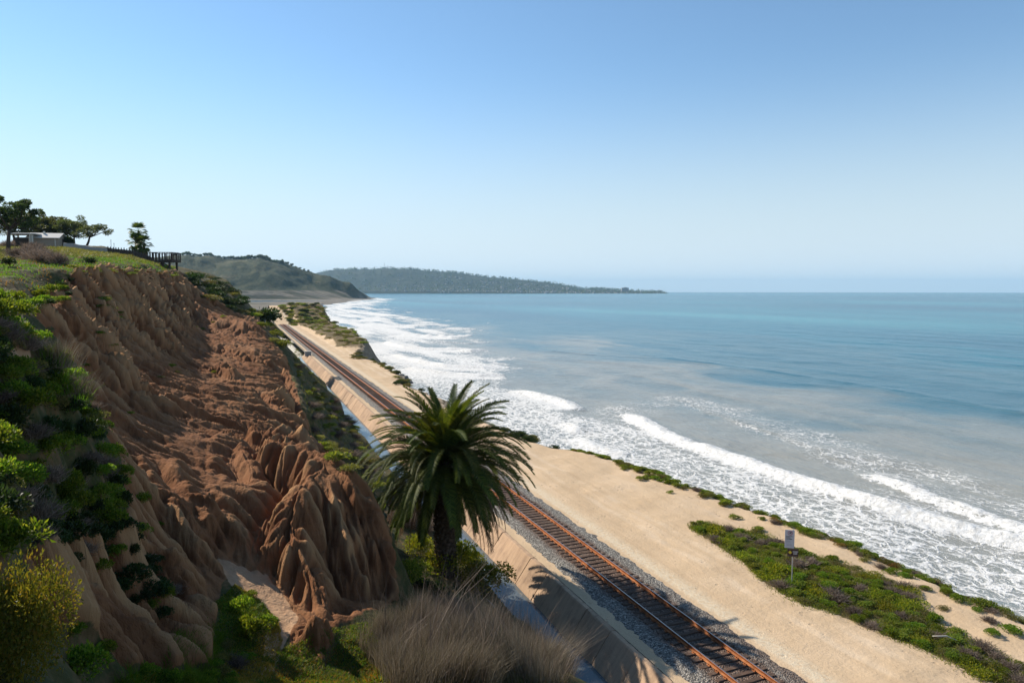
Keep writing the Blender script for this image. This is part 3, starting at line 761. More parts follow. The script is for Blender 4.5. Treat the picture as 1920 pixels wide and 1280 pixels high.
# clearer strip with thinner lace just before the breaker, thick again at the foot of the cliff
foam = np.maximum(foam, np.clip(wash, 0, 0.97))
foam = np.maximum(foam, sstep(6, 0, TS - TES) * 0.75 * (SS < 460))
foam = np.maximum(foam, 0.26 * sstep(16, 3, pl_dist(XS, YS, sea_pts("1165 770;1280 750;1420 790;1600 855;1760 905;1930 960"))[0]) * (YS < 220) * (0.5 + fbm(XS * 0.1, YS * 0.1, 3, 680)))
silt = sstep(330, 40, TS - TES + wob * 160) * sstep(1500, 300, YS)
zs -= (XS ** 2 + YS ** 2) / (2 * ER)
sea_me = mesh_np('sea', np.stack([XS.ravel(), YS.ravel(), (SEA + zs).ravel()], 1), grid_faces(*XS.shape))
attr(sea_me, 'foam', foam); attr(sea_me, 'silt', silt); attr(sea_me, 'far', np.log(YS))
def sea_mat():
    t = NT('sea_water'); p = t.pos()
    q = t.scaled(p, (1, 1, 1), -TH)        # x across the waves, y along them
    foam_ = t.attr('foam'); silt_ = t.attr('silt'); far_ = t.attr('far')
    n_big = t.noise(t.scaled(q, (0.02, 0.006, 1)), 1.0, 4, 0.6, 0.4)
    n_pat = t.noise(t.scaled(q, (0.0035, 0.0009, 1)), 1.0, 4, 0.6, 0.4)
    deep = t.ramp(n_pat, [(0.35, (0.008, 0.085, 0.135)), (0.55, (0.014, 0.135, 0.185)), (0.68, (0.035, 0.205, 0.24))])
    brown = t.ramp(n_big, [(0.35, (0.20, 0.205, 0.18)), (0.6, (0.255, 0.25, 0.215))])
    mid = t.mix(t.mapr(n_big, 0.35, 0.7), (0.035, 0.12, 0.16), (0.08, 0.155, 0.18))
    c = t.mix(t.mapr(silt_, 0.0, 0.5, 0.0, 1.0), deep, mid)
    c = t.mix(t.mapr(t.math('ADD', silt_, t.math('MULTIPLY', t.math('SUBTRACT', n_big, 0.5), 0.6)), 0.62, 1.05), c, brown)
    # lace: foam gathers on the walls of drifting cells
    w = t.n('ShaderNodeVectorMath', operation='ADD'); t.l(q, w.inputs[0])
    nz = t.n('ShaderNodeTexNoise'); nz.inputs['Scale'].default_value = 0.5; nz.inputs['Detail'].default_value = 4; t.l(q, nz.inputs['Vector'])
    sc = t.n('ShaderNodeVectorMath', operation='SCALE'); sc.inputs['Scale'].default_value = 3.2; t.l(nz.outputs['Color'], sc.inputs[0]); t.l(sc.outputs[0], w.inputs[1])
    def web(s_, stretch, seedoff):
        v = t.n('ShaderNodeTexVoronoi', feature='DISTANCE_TO_EDGE'); v.inputs['Scale'].default_value = s_
        t.l(t.scaled(w.outputs[0], (1.0, stretch, 1)), v.inputs['Vector'])
        return v.outputs['Distance']
    e1 = web(0.62, 0.55, 0); e2 = web(1.7, 0.6, 3)
    fine = t.noise(p, 1.6, 5, 0.7); med = t.noise(t.scaled(q, (0.22, 0.09, 1)), 1.0, 4, 0.6)
    den = t.math('ADD', foam_, t.math('MULTIPLY', t.math('SUBTRACT', med, 0.5), 0.55))
    den = t.math('ADD', den, t.math('MULTIPLY', t.math('SUBTRACT', fine, 0.5), 0.28))
    l1 = t.math('SUBTRACT', t.math('MULTIPLY', den, 0.54), e1)
    l2 = t.math('SUBTRACT', t.math('MULTIPLY', den, 0.40), e2)
    f = t.math('MAXIMUM', t.mapr(l1, 0.02, 0.16), t.math('MULTIPLY', t.mapr(l2, 0.02, 0.14), 0.8))
    f = t.math('MULTIPLY', f, t.mapr(foam_, 0.05, 0.3))
    f = t.math('MAXIMUM', f, t.mapr(den, 0.72, 0.95))
    h = t.math('ADD', t.math('MULTIPLY', t.noise(t.scaled(q, (0.55, 0.22, 1)), 1.0, 6, 0.62, 0.3), 1.0), t.math('MULTIPLY', t.noise(t.scaled(q, (0.09, 0.03, 1)), 1.0, 3, 0.5), 3.0))
    nm = t.bump(h, 0.45, 0.9)
    wat = t.n('ShaderNodeBsdfPrincipled'); t.l(c, wat.inputs['Base Color']); t.l(nm, wat.inputs['Normal'])
    wat.inputs['Roughness'].default_value = 0.22; wat.inputs['IOR'].default_value = 1.33; wat.inputs['Specular IOR Level'].default_value = 0.5
    hf = t.math('ADD', t.math('MULTIPLY', fine, 0.6), t.math('MULTIPLY', f, 0.5))
    fo = t.bsdf(t.mix(t.mapr(fine, 0.3, 0.7), (0.50, 0.49, 0.46), (0.76, 0.76, 0.745)), 0.9, t.bump(hf, 0.5, 0.8), 0.1)
    mx = t.n('ShaderNodeMixShader'); t.l(f, mx.inputs[0]); t.l(wat.outputs[0], mx.inputs[1]); t.l(fo, mx.inputs[2])
    return t.done(mx.outputs[0])
tag(obj('sea', sea_me, sea_mat()), 'blue-green ocean with white surf along the shore', None, None, 'structure')

# ------------------------------------------------------------------ beyond the bench: lagoon mouth, beach and the dark headland
FP = """300 482 2250;330 480 2250;370 482 2250;400 490 2260;440 490 2270;470 486 2280;500 488 2290;530 498 2290;560 511 2300;600 526 2310;625 533 2320;660 537 2360;674 545 2390;684 553 2410;
420 520 2120;470 515 2130;520 520 2150;560 535 2170;600 545 2200;640 550 2260;668 556 2340;
350 556 1980;400 557 1990;450 558 2000;500 559 2010;550 560 2010;590 561 2010;618 563 2000;
400 563 1500;450 564 1480;500 566 1400;540 568 1350;575 571 1350;600 572 1400;
450 575 1000;500 577 960;540 580 920;560 584 860"""
fpts = []
for ln in FP.replace('\n', ';').split(';'):
    q = ln.split()
    if len(q) == 3: fpts.append(atY(*[float(a) for a in q]))
def cz(d): return SEA - d * d / (2 * ER)
for u, v, z in [(692, 561, -14), (678, 564, -14), (655, 566.5, -14), (640, 568, -14), (620, 571, -14), (604, 575, -14), (590, 580, -14), (580, 586, -14)]:
    p = onz(u, v, SEA - 0.3); fpts.append(p)
    fpts.append(p + np.array([70, 20, -9.0])); fpts.append(p + np.array([260, 60, -16.0]))
for p in [(-1400, 2700, 60), (-1000, 2700, 70), (-800, 2800, 20), (-600, 2700, -30), (-1800, 2200, 80), (-1500, 1600, 0), (-1300, 1200, -6), (-900, 800, -6), (-400, 650, -9), (-330, 760, -12.5), (-200, 700, -24), (-150, 900, -28), (-470, 2600, -30), (-250, 2000, -40), (-500, 600, -2)]: fpts.append(np.array(p, float))
ftps = tps_fit(np.array(fpts), 0.01)
fx, fy = np.meshgrid(np.concatenate([np.arange(-1900, -1250, 25.0), np.arange(-1250, -280, 7.0), np.arange(-280, 61, 20.0)]), np.arange(560, 2900, 7.0))
fz = ftps(fx, fy)
# the sea cliff of the headland is cut steeply
hill = sstep(8, 35, fz)
gul = np.abs(fbm(fx * 0.012 + 0.004 * fy, fy * 0.006, 5, 700) - 0.5) * 2
fz = fz + hill * ((gul - 0.32) * 18 + (fbm(fx * 0.03, fy * 0.03, 4, 705) - 0.5) * 9)
fz = np.where(fz > -13.2, np.where(fz < 26, np.minimum(fz, -11.5) + sstep(-11.5, 2.0, fz) * (fz + 11.5), fz), fz)
far_me = mesh_np('headland', np.stack([fx.ravel(), fy.ravel(), fz.ravel()], 1), grid_faces(*fx.shape))
attr(far_me, 'hill', hill); attr(far_me, 'gul', gul)
def headland_mat():
    t = NT('coastal_scrub_hill'); p = t.pos()
    z = t.n('ShaderNodeSeparateXYZ'); t.l(p, z.inputs[0])
    nr = t.n('ShaderNodeSeparateXYZ'); t.l(t.n('ShaderNodeNewGeometry').outputs['Normal'], nr.inputs[0])
    n_ = t.noise(p, 0.03, 7, 0.65); n2 = t.noise(p, 0.15, 5, 0.7)
    scrub = t.ramp(t.math('ADD', t.math('MULTIPLY', n_, 0.6), t.math('MULTIPLY', n2, 0.4)), [(0.35, (0.02, 0.03, 0.016)), (0.48, (0.05, 0.06, 0.03)), (0.58, (0.10, 0.095, 0.05)), (0.72, (0.22, 0.165, 0.11))])
    cliff = t.ramp(t.noise(t.scaled(p, (0.01, 0.01, 0.09)), 1.0, 5, 0.6, 0.5), [(0.35, (0.13, 0.085, 0.055)), (0.65, (0.27, 0.185, 0.12))])
    c = t.mix(t.mapr(nr.outputs['Z'], 0.72, 0.5), scrub, cliff)
    flat = t.ramp(t.noise(t.scaled(p, (0.006, 0.02, 0)), 1.0, 5, 0.6, 0.5), [(0.38, (0.05, 0.055, 0.03)), (0.5, (0.10, 0.09, 0.06)), (0.57, (0.24, 0.205, 0.155)), (0.62, (0.10, 0.095, 0.075)), (0.75, (0.15, 0.13, 0.10))])
    beach = t.ramp(t.noise(p, 0.05, 4), [(0.35, (0.13, 0.115, 0.095)), (0.7, (0.25, 0.215, 0.17))])
    flat = t.mix(t.mapr(z.outputs['Z'], -9.5, -11.5), flat, beach)
    c = t.mix(t.mapr(t.attr('hill'), 0.05, 0.35), flat, c)
    return t.done(t.bsdf(c, 0.95, t.bump(n2, 6.0, 0.6), 0.1))
M_SCRUB = headland_mat()
tag(obj('headland_hill', far_me, M_SCRUB), 'dark scrub headland with sea cliffs behind the beach', None, None, 'structure')

# far peninsula across the bay
SK = np.array([(560, 520), (590, 513), (620, 507), (660, 505), (700, 505), (720, 503), (750, 504), (780, 506), (820, 509), (850, 511), (880, 515), (920, 520), (960, 523), (1000, 527), (1040, 532), (1075, 537), (1090, 541), (1130, 542), (1165, 544), (1190, 545), (1220, 546), (1246, 547.5), (1252, 549.5)], float)
PY = 8000.0
uu = np.linspace(560, 1252, 420); rr = np.concatenate([np.linspace(0, 1, 50), np.linspace(1.03, 1.6, 12)])
crest = np.interp(uu, SK[:, 0], SK[:, 1])
UU, RR = np.meshgrid(uu, rr)
crz = CAMZ + (544 - crest) / FPX * PY
crz = crz + (fbm(uu * 0.15, uu * 0, 4, 720) - 0.5) * 9
py_ = np.where(RR <= 1, 6700 + RR * 1300, PY + (RR - 1) * 2500)
px_ = (UU - 960) / FPX * py_
bz = SEA - py_ ** 2 / (2 * ER) - 3
pr = np.where(RR <= 1, 0.10 * sstep(0.02, 0.06, RR) + 0.9 * sstep(0.0, 1.0, RR) * (0.4 + 0.6 * RR), 1 - (RR - 1) * 1.3)
pz = bz + (crz[None] - bz) * pr
valley = np.abs(fbm(px_ * 0.0022, py_ * 0.0016, 4, 730) - 0.5) * 2
pz += sstep(20, 120, pz) * (valley - 0.3) * 70 * np.clip(1 - RR, 0, 1) + (fbm(px_ * 0.012, py_ * 0.012, 3, 735) - 0.5) * 8 * sstep(-10, 20, pz)
pen_me = mesh_np('peninsula', np.stack([px_.ravel(), py_.ravel(), pz.ravel()], 1), grid_faces(*px_.shape))
def pen_mat():
    t = NT('far_wooded_hillside'); p = t.pos()
    n_ = t.noise(p, 0.006, 7, 0.7); n2 = t.noise(p, 0.03, 5, 0.7)
    c = t.ramp(t.math('ADD', t.math('MULTIPLY', n_, 0.5), t.math('MULTIPLY', n2, 0.5)), [(0.35, (0.016, 0.026, 0.016)), (0.5, (0.035, 0.045, 0.026)), (0.62, (0.07, 0.07, 0.045)), (0.72, (0.16, 0.135, 0.105))])
    return t.done(t.bsdf(c, 0.95, t.bump(n2, 15.0, 0.5), 0.1))
tag(obj('peninsula_hill', pen_me, pen_mat()), 'long low peninsula hill across the bay, blue with distance', None, None, 'structure')
def penz(u, r):
    i = int(np.clip(np.searchsorted(rr, r), 1, len(rr) - 1)); j = int(np.clip(np.searchsorted(uu, u), 1, len(uu) - 1))
    return np.array([px_[i, j], py_[i, j], pz[i, j]])
# ------------------------------------------------------------------ sea air
def haze():
    mb = MB(); x0, x1, y0, y1, z0, z1 = -34500.0, 37500.0, -200.0, 26600.0, -156.0, 420.0
    mb.box(((x0 + x1) / 2, (y0 + y1) / 2, (z0 + z1) / 2), (x1 - x0, y1 - y0, z1 - z0))
    t = NT('sea_air')
    v = t.n('ShaderNodeVolumePrincipled'); v.inputs['Color'].default_value = (0.46, 0.76, 1.0, 1); v.inputs['Density'].default_value = HAZE
    v.inputs['Anisotropy'].default_value = 0.0
    t.l(v.outputs[0], t.out.inputs['Volume'])
    o = mb.build('haze', t.m); o['kind'] = 'stuff'; o['label'] = 'thin pale sea haze over the whole coast'
HAZE = 4.2e-5
haze()
# ------------------------------------------------------------------ railway: ballast bed, rails, sleepers
bs = np.concatenate([np.linspace(8, 22, 12, endpoint=False), np.geomspace(22, 430, 420)])
bt = np.array([-3.02, -2.9, -2.6, -2.3, -2.0, -1.75, -1.5, -1.2, -0.9, -0.6, -0.3, 0, 0.3, 0.6, 0.9, 1.2, 1.5, 1.75, 2.0, 2.25, 2.5, 2.75, 3.0, 3.25, 3.5])
BS, BT = np.meshgrid(bs, bt, indexing='ij')
bx_, by_ = xy(BS, BT)
edge_n = (fbm(BS * 1.4, BT * 0 + 2, 4, 800) - 0.5) * 0.5
BZ = -0.13 - 0.22 * sstep(1.5, 3.3, np.abs(BT) + edge_n * (BT > 0)) + (fbm(bx_ * 4, by_ * 4, 3, 801) - 0.5) * 0.06
BZ = np.where(BT > 2.9, np.minimum(BZ, benchz(bx_, by_) + 0.035 - 0.12 * (BT - 2.9) + edge_n * 0.09), BZ)
BZ[:, 0] = -0.6
bal_me = mesh_np('ballast', np.stack([bx_.ravel(), by_.ravel(), BZ.ravel()], 1), grid_faces(*BS.shape)[:, ::-1])
attr(bal_me, 'tt', BT); attr(bal_me, 'ss', BS)
def ballast_mat():
    t = NT('crushed_stone_ballast'); p = t.pos()
    v = t.n('ShaderNodeTexVoronoi'); v.inputs['Scale'].default_value = 15.0; v.inputs['Randomness'].default_value = 1.0; t.l(p, v.inputs['Vector'])
    sx = t.n('ShaderNodeSeparateXYZ'); t.l(v.outputs['Color'], sx.inputs[0])
    st_ = t.ramp(sx.outputs[0], [(0.0, (0.05, 0.045, 0.04)), (0.35, (0.14, 0.128, 0.112)), (0.7, (0.225, 0.205, 0.178)), (1.0, (0.42, 0.39, 0.34))])
    brown = t.ramp(sx.outputs[1], [(0.0, (0.035, 0.02, 0.014)), (0.5, (0.10, 0.055, 0.036)), (1.0, (0.22, 0.15, 0.11))])
    tt = t.math('ABSOLUTE', t.attr('tt'))
    n_ = t.noise(p, 0.6, 5, 0.6)
    k = t.mapr(t.math('ADD', tt, t.math('MULTIPLY', n_, 1.2)), 2.35, 1.7)
    near = t.math('MULTIPLY', t.mapr(t.attr('tt'), 1.0, 2.0), t.mapr(t.attr('ss'), 40.0, 31.0))
    k = t.math('MAXIMUM', k, t.math('MULTIPLY', near, 0.75))
    c = t.mix(t.math('MULTIPLY', k, 0.85), st_, brown)
    c = t.mix(t.math('MULTIPLY', t.mapr(n_, 0.55, 0.75), 0.35), c, (0.17, 0.185, 0.16))
    h = t.math('MULTIPLY', t.math('SUBTRACT', 1.0, v.outputs['Distance']), 1.0)
    return t.done(t.bsdf(c, 0.9, t.bump(h, 0.07, 1.0), 0.2))
tag(obj('ballast_bed', bal_me, ballast_mat()), 'grey crushed stone ballast under the railway', None, None, 'structure')

def M3(s, t, z): x, y = xy(s, t); return (x, y, z)
track = empty('railway_track', M3(24, 0, 0))
tag(track, 'single rusty railway track running along the coast towards the headland', 'railway track')
RZ = -TH * 0 + TH            # heading of the track about Z: local +Y along the track
t_ = NT('rusted_rail'); p_ = t_.pos(); n_ = t_.noise(t_.scaled(p_, (3, 3, 9)), 1.0, 5)
M_RUST = t_.done(t_.bsdf(t_.ramp(n_, [(0.3, (0.16, 0.052, 0.02)), (0.55, (0.34, 0.125, 0.045)), (0.75, (0.46, 0.20, 0.085))]), 0.85, t_.bump(n_, 0.004), 0.2))
M_SHINE = plain('polished_rail_head', (0.36, 0.33, 0.31), 0.32, 0.2, 3.0, 0.5, 0.9)
PROF = [(-0.07, -0.075), (-0.07, -0.06), (-0.012, -0.045), (-0.012, 0.055), (-0.037, 0.065), (-0.037, 0.098), (-0.026, 0.105), (0.026, 0.105), (0.037, 0.098), (0.037, 0.065), (0.012, 0.055), (0.012, -0.045), (0.07, -0.06), (0.07, -0.075)]
rs = np.concatenate([np.linspace(8, 22, 8, endpoint=False), np.geomspace(22, 430, 160)])
for sgn in (-1, 1):
    vs = []
    for s_ in rs:
        wz = 0.012 * math.sin(s_ * 0.21 + sgn)
        for px__, pz__ in PROF:
            x_, y_ = xy(s_, sgn * 0.7525 + px__); vs.append((x_, y_, pz__ + wz))
    vs = np.array(vs); n = len(PROF)
    fs = [];mi = []
    for i in range(len(rs) - 1):
        for k in range(n - 1):
            fs.append((i * n + k, i * n + k + 1, (i + 1) * n + k + 1, (i + 1) * n + k)); mi.append(1 if k == 6 else 0)
    vs -= np.array(track.location)
    me = mesh_np('rail', vs, np.array(fs), smooth=False)
    me.materials.append(M_RUST); me.materials.append(M_SHINE)
    me.polygons.foreach_set('material_index', np.array(mi, dtype=np.int32))
    obj('rail', me, None, track)
def sleeper_mesh(k):
    r = random.Random(k); vs = []; fs = []
    L, W, H = 2.58, 0.225, 0.16
    xs = [-L / 2, -L / 2 + 0.03, -0.6, 0.0, 0.55, L / 2 - 0.03, L / 2]
    for i, x in enumerate(xs):
        e = 0.012 if i in (0, len(xs) - 1) else 0.0
        for (yy, zz) in ((-W / 2 + e, -H), (-W / 2 + e, -0.018), (-W / 2 + 0.02 + e, -e), (W / 2 - 0.02 - e, -e), (W / 2 - e, -0.018), (W / 2 - e, -H)):
            vs.append((x, yy + r.uniform(-.008, .008), zz + r.uniform(-.006, .006)))
    n = 6
    for i in range(len(xs) - 1):
        for k2 in range(n - 1): fs.append((i*n+k2, (i+1)*n+k2, (i+1)*n+k2+1, i*n+k2+1))
    fs.append(tuple(reversed(range(n)))[::-1]); fs.append(tuple((len(xs)-1)*n + k2 for k2 in reversed(range(n))))
    me = bpy.data.meshes.new('sleeper'); me.from_pydata(vs, [], fs); me.update(); return me
t_ = NT('weathered_sleeper_timber'); p_ = t_.objco(); oi_ = t_.n('ShaderNodeObjectInfo')
ad_ = t_.n('ShaderNodeVectorMath', operation='ADD'); t_.l(t_.scaled(p_, (1.2, 14, 14)), ad_.inputs[0]); t_.l(oi_.outputs['Random'], ad_.inputs[1])
n_ = t_.noise(ad_.outputs[0], 2.0, 6, 0.65)
c_ = t_.ramp(n_, [(0.3, (0.035, 0.022, 0.016)), (0.5, (0.095, 0.058, 0.04)), (0.7, (0.17, 0.115, 0.085))])
c_ = t_.mix(t_.math('MULTIPLY', oi_.outputs['Random'], 0.6), c_, (0.075, 0.048, 0.034))
M_TIE = t_.done(t_.bsdf(c_, 0.9, t_.bump(n_, 0.015), 0.2))
TIES = [sleeper_mesh(k) for k in range(4)]
for m in TIES: m.materials.append(M_TIE)
SP = 0.535; s0_ = 23.6
fast = MB()
inv = -np.array(track.location)
def tie_loc(s_): x, y = xy(s_, 0); return Vector((x + inv[0], y + inv[1], -0.082 + inv[2]))
for i in range(300):
    s_ = s0_ + i * SP
    obj('sleeper', TIES[i % 4], None, track, tie_loc(s_ + random.uniform(-.02, .02)) + Vector((random.uniform(-.03, .03), 0, random.uniform(-.014, .01))), (random.uniform(-.01, .01), random.uniform(-.006, .006), TH + random.uniform(-.025, .025)))
rest = MB()
for i in range(300, int((425 - s0_) / SP)):
    p = tie_loc(s0_ + i * SP); rest.box((p.x, p.y, p.z - 0.06), (2.58, 0.22, 0.15), TH + random.uniform(-.02, .02))
rest.build('distant_sleepers', M_TIE, track)['kind'] = 'stuff'
for i in range(170):
    s_ = s0_ + i * SP
    for sg in (-1, 1):
        x, y = xy(s_, sg * 0.7525)
        fast.box((x + inv[0], y + inv[1], -0.078 + inv[2]), (0.34, 0.19, 0.014), TH)
        for du in (-0.095, 0.095):
            for dv in (-0.05, 0.05):
                xx, yy = xy(s_ + dv, sg * 0.7525 + du); fast.box((xx + inv[0], yy + inv[1], -0.055 + inv[2]), (0.04, 0.035, 0.05), TH)
fast.build('rail_fastenings', M_RUST, track)['kind'] = 'stuff'

# ------------------------------------------------------------------ concrete drainage channel: sloping wall panels, floor, water
chan = empty('drainage_channel', M3(24, -4, -1.6))
tag(chan, 'concrete drainage channel with sloping panel wall beside the track', 'channel')
ci = -np.array(chan.location)
def conc_mat(name, base, stain):
    t = NT(name); p = t.pos(); oi = t.n('ShaderNodeObjectInfo')
    n1_ = t.noise(p, 0.9, 6, 0.65); n2_ = t.noise(p, 9, 5, 0.6)
    q = t.scaled(p, (1, 1, 0.25), -TH)
    n3_ = t.noise(t.scaled(q, (0.6, 5.0, 1.0)), 1.0, 4, 0.6)
    c = t.ramp(t.math('ADD', t.math('MULTIPLY', n1_, 0.6), t.math('MULTIPLY', n3_, 0.4)), [(0.3, stain), (0.5, base), (0.75, tuple(min(1, x * 1.3) for x in base))])
    v = t.math('MULTIPLY_ADD', oi.outputs['Random'], 0.28, 0.86)
    hs = t.n('ShaderNodeHueSaturation'); t.l(c, hs.inputs['Color']); t.l(v, hs.inputs['Value'])
    return t.done(t.bsdf(hs.outputs[0], 0.85, t.bump(t.math('ADD', n2_, n1_), 0.02, 0.7), 0.25))
M_CONC = conc_mat('weathered_concrete', (0.37, 0.25, 0.16), (0.20, 0.13, 0.085))
M_FLOOR = conc_mat('wet_silty_concrete', (0.26, 0.235, 0.21), (0.15, 0.13, 0.11))
PL = 2.4
def panel_mesh(k):
    r = random.Random(k + 50); nv = 7; vs = []; fs = []
    L = PL - 0.035
    prof = [(-4.42, -1.9), (-4.30, -1.56), (-3.32, -0.17), (-3.26, -0.12), (-3.04, -0.11), (-3.0, -0.16), (-3.0, -0.6)]
    for i in range(nv):
        y = -L / 2 + L * i / (nv - 1)
        cr = 0.012 if i in (0, nv - 1) else 0
        for (tt, zz) in prof:
            vs.append((tt + 4 + r.uniform(-.012, .012) + cr, y, zz + 1.6 + r.uniform(-.012, .012) - cr))
    n = len(prof)
    for i in range(nv - 1):
        for k2 in range(n - 1): fs.append((i*n+k2, i*n+k2+1, (i+1)*n+k2+1, (i+1)*n+k2))
    fs.append(tuple(range(n))[::-1]); fs.append(tuple((nv-1)*n + k2 for k2 in range(n)))
    me = bpy.data.meshes.new('wall_panel'); me.from_pydata(vs, [], fs); me.update(); return me
PANELS = [panel_mesh(k) for k in range(4)]
for i in range(72):
    s_ = 21 + (i + 0.5) * PL
    x, y = xy(s_, -4)
    obj('wall_panel', PANELS[i % 4], M_CONC, chan, (x + ci[0], y + ci[1], random.uniform(-.015, .015)), (random.uniform(-.006, .006), random.uniform(-.02, .02), TH + random.uniform(-.006, .006)))
backing = MB()
for s_a, s_b in ((20.5, 195),):
    q = [M3(s_a, -4.45, -2.0), M3(s_a, -3.05, -0.5), M3(s_a, -3.0, -2.0), M3(s_b, -4.45, -2.0), M3(s_b, -3.05, -0.5), M3(s_b, -3.0, -2.0)]
    backing.poly([tuple(np.array(v) + ci) for v in q], [(0, 1, 4, 3), (1, 2, 5, 4), (0, 2, 1), (3, 4, 5)])
backing.build('joint_filler', plain('dark_joint_filler', (0.07, 0.05, 0.04)), chan)
fs_ = np.geomspace(14, 196, 200); ft_ = np.linspace(-7.2, -4.2, 16)
FS, FT = np.meshgrid(fs_, ft_, indexing='ij'); fx_, fy_ = xy(FS, FT)
FZ = -1.62 + 0.05 * (fbm(fx_ * 1.5, fy_ * 1.5, 3, 820) - 0.5) + 0.9 * sstep(-6.3, -7.2, FT)
fme = mesh_np('channel_floor', np.stack([fx_.ravel(), fy_.ravel(), FZ.ravel()], 1) + ci, grid_faces(*FS.shape)[:, ::-1])
obj('channel_floor', fme, M_FLOOR, chan)
t_ = NT('shallow_ditch_water'); p_ = t_.pos(); n_ = t_.noise(p_, 1.2, 4); n2_ = t_.noise(p_, 3.0, 5, 0.7)
w_ = t_.n('ShaderNodeBsdfPrincipled'); w_.inputs['Base Color'].default_value = (0.10, 0.115, 0.12, 1); w_.inputs['Roughness'].default_value = 0.06; w_.inputs['IOR'].default_value = 1.33
t_.l(t_.bump(n_, 0.01, 0.5), w_.inputs['Normal'])
mud_ = t_.bsdf((0.30, 0.25, 0.2), 0.9)
mx_ = t_.n('ShaderNodeMixShader'); t_.l(t_.mapr(n2_, 0.60, 0.66), mx_.inputs[0]); t_.l(w_.outputs[0], mx_.inputs[1]); t_.l(mud_, mx_.inputs[2])
M_DITCH = t_.done(mx_.outputs[0])
WT = np.linspace(-7.0, -4.25, 6); FS, FT = np.meshgrid(fs_, WT, indexing='ij'); fx_, fy_ = xy(FS, FT)
tag(obj('channel_water', mesh_np('channel_water', np.stack([fx_.ravel(), fy_.ravel(), np.full(fx_.size, -1.585)], 1), grid_faces(*FS.shape)[:, ::-1]), M_DITCH), 'shallow sky-blue water lying in the drainage channel', None, None, 'structure')
# culvert box at the head of the channel
M_GREYC = plain('grey_concrete', (0.3, 0.29, 0.27), 0.9, 0.25, 4)
p = M3(186, -3.4, -0.4)
ub = empty('culvert_box', p, TH); tag(ub, 'small grey concrete culvert box at the head of the channel', 'box')
MB().box((0, 0, 0.55), (1.5, 1.4, 1.1), taper=0.97).build('box_body', M_GREYC, ub)
MB().box((0, 0, 1.17), (1.66, 1.56, 0.14)).build('lid', plain('lid_concrete', (0.36, 0.34, 0.31)), ub)

# ------------------------------------------------------------------ warning sign
sx_, sy_ = 15.62, 37.0
sgn_ = empty('warning_sign', (sx_, sy_, float(benchz(sx_, sy_)) - 0.24), math.atan2(-sx_, sy_) * 0.6)
tag(sgn_, 'grey metal post with white no-trespass sign above brown KEEP OFF sign', 'sign')
M_STEEL = plain('galvanised_post', (0.42, 0.42, 0.42), 0.5, 0.15, 8, 0.5, 0.4)
M_SIGNW = plain('white_sign_sheet', (0.46, 0.47, 0.52), 0.5, 0.05)
M_SIGNB = plain('brown_sign_sheet', (0.055, 0.03, 0.028), 0.5, 0.05)
M_INK = plain('black_ink', (0.02, 0.02, 0.022), 0.6, 0.0); M_RED = plain('red_ink', (0.32, 0.05, 0.09), 0.6, 0.0); M_YEL = plain('yellow_ink', (0.62, 0.47, 0.03), 0.6, 0.0); M_WINK = plain('white_ink', (0.62, 0.6, 0.6), 0.6, 0.0); M_GINK = plain('grey_ink', (0.17, 0.17, 0.19), 0.6, 0.0)
MB().box((0, 0, 1.72), (0.05, 0.05, 3.44)).build('post', M_STEEL, sgn_)
def plate(name, cx, cz_, w, h, mat, y=-0.045):
    return MB().box((cx, y, cz_), (w, 0.02, h)).build(name, mat, sgn_)
up_ = plate('upper_panel', -0.19, 2.90, 0.50, 1.02, M_SIGNW); up_['label'] = 'white panel with red prohibition ring and lines of print'
lo_ = plate('lower_panel', 0.0, 2.14, 0.56, 0.47, M_SIGNB, -0.052); lo_['label'] = 'brown panel with yellow diamond and the words KEEP OFF'
def ring(cx, cz_, r0, r1, y, n=28):
    m = MB(); pts = []
    for k in range(n):
        a = 2 * math.pi * k / n
        pts += [(cx + r0 * math.cos(a), y, cz_ + r0 * math.sin(a)), (cx + r1 * math.cos(a), y, cz_ + r1 * math.sin(a))]
    m.poly(pts, [(2*k, 2*k+1, (2*k+3) % (2*n), (2*k+2) % (2*n)) for k in range(n)]); return m
ring(-0.17, 3.24, 0.10, 0.128, -0.058).build('prohibition_ring', M_RED, up_)
MB().bar((-0.245, -0.0595, 3.305), (-0.095, -0.0595, 3.175), 0.026, 0.002).build('prohibition_slash', M_RED, up_)
fig = MB()
fig.box((-0.165, -0.0575, 3.255), (0.10, 0.002, 0.055)); fig.box((-0.13, -0.0578, 3.285), (0.05, 0.002, 0.04)); fig.bar((-0.19, -0.0575, 3.24), (-0.215, -0.0575, 3.17), 0.025, 0.002); fig.bar((-0.15, -0.0577, 3.24), (-0.14, -0.0577, 3.165), 0.025, 0.002)
fig.build('pictogram', M_INK, up_)
pr = MB(); rr_ = random.Random(3)
for z_, x0, x1, h_ in ((3.05, -0.38, -0.04, 0.042), (2.975, -0.37, -0.16, 0.045), (2.90, -0.38, -0.06, 0.05)):
    x = x0
    while x < x1:
        w_l = rr_.uniform(0.018, 0.03); pr.box((x, -0.0575, z_), (w_l, 0.002, h_ * rr_.uniform(0.75, 1))); x += w_l + 0.009
pr.build('bold_print', M_INK, up_)
pr = MB()
for z_, x0, x1 in ((2.79, -0.38, -0.16), (2.735, -0.38, -0.15), (2.59, -0.34, -0.08), (2.54, -0.34, -0.08)):
    x = x0
    while x < x1:
        w_l = rr_.uniform(0.008, 0.016); pr.box((x, -0.0573, z_), (w_l, 0.002, 0.014)); x += w_l + 0.006
pr.build('fine_print', M_GINK, up_)
MB().box((-0.15, -0.0655, 2.15), (0.145, 0.002, 0.145), R=Matrix.Rotation(math.pi / 4, 3, 'Y')).build('yellow_diamond', M_YEL, lo_)
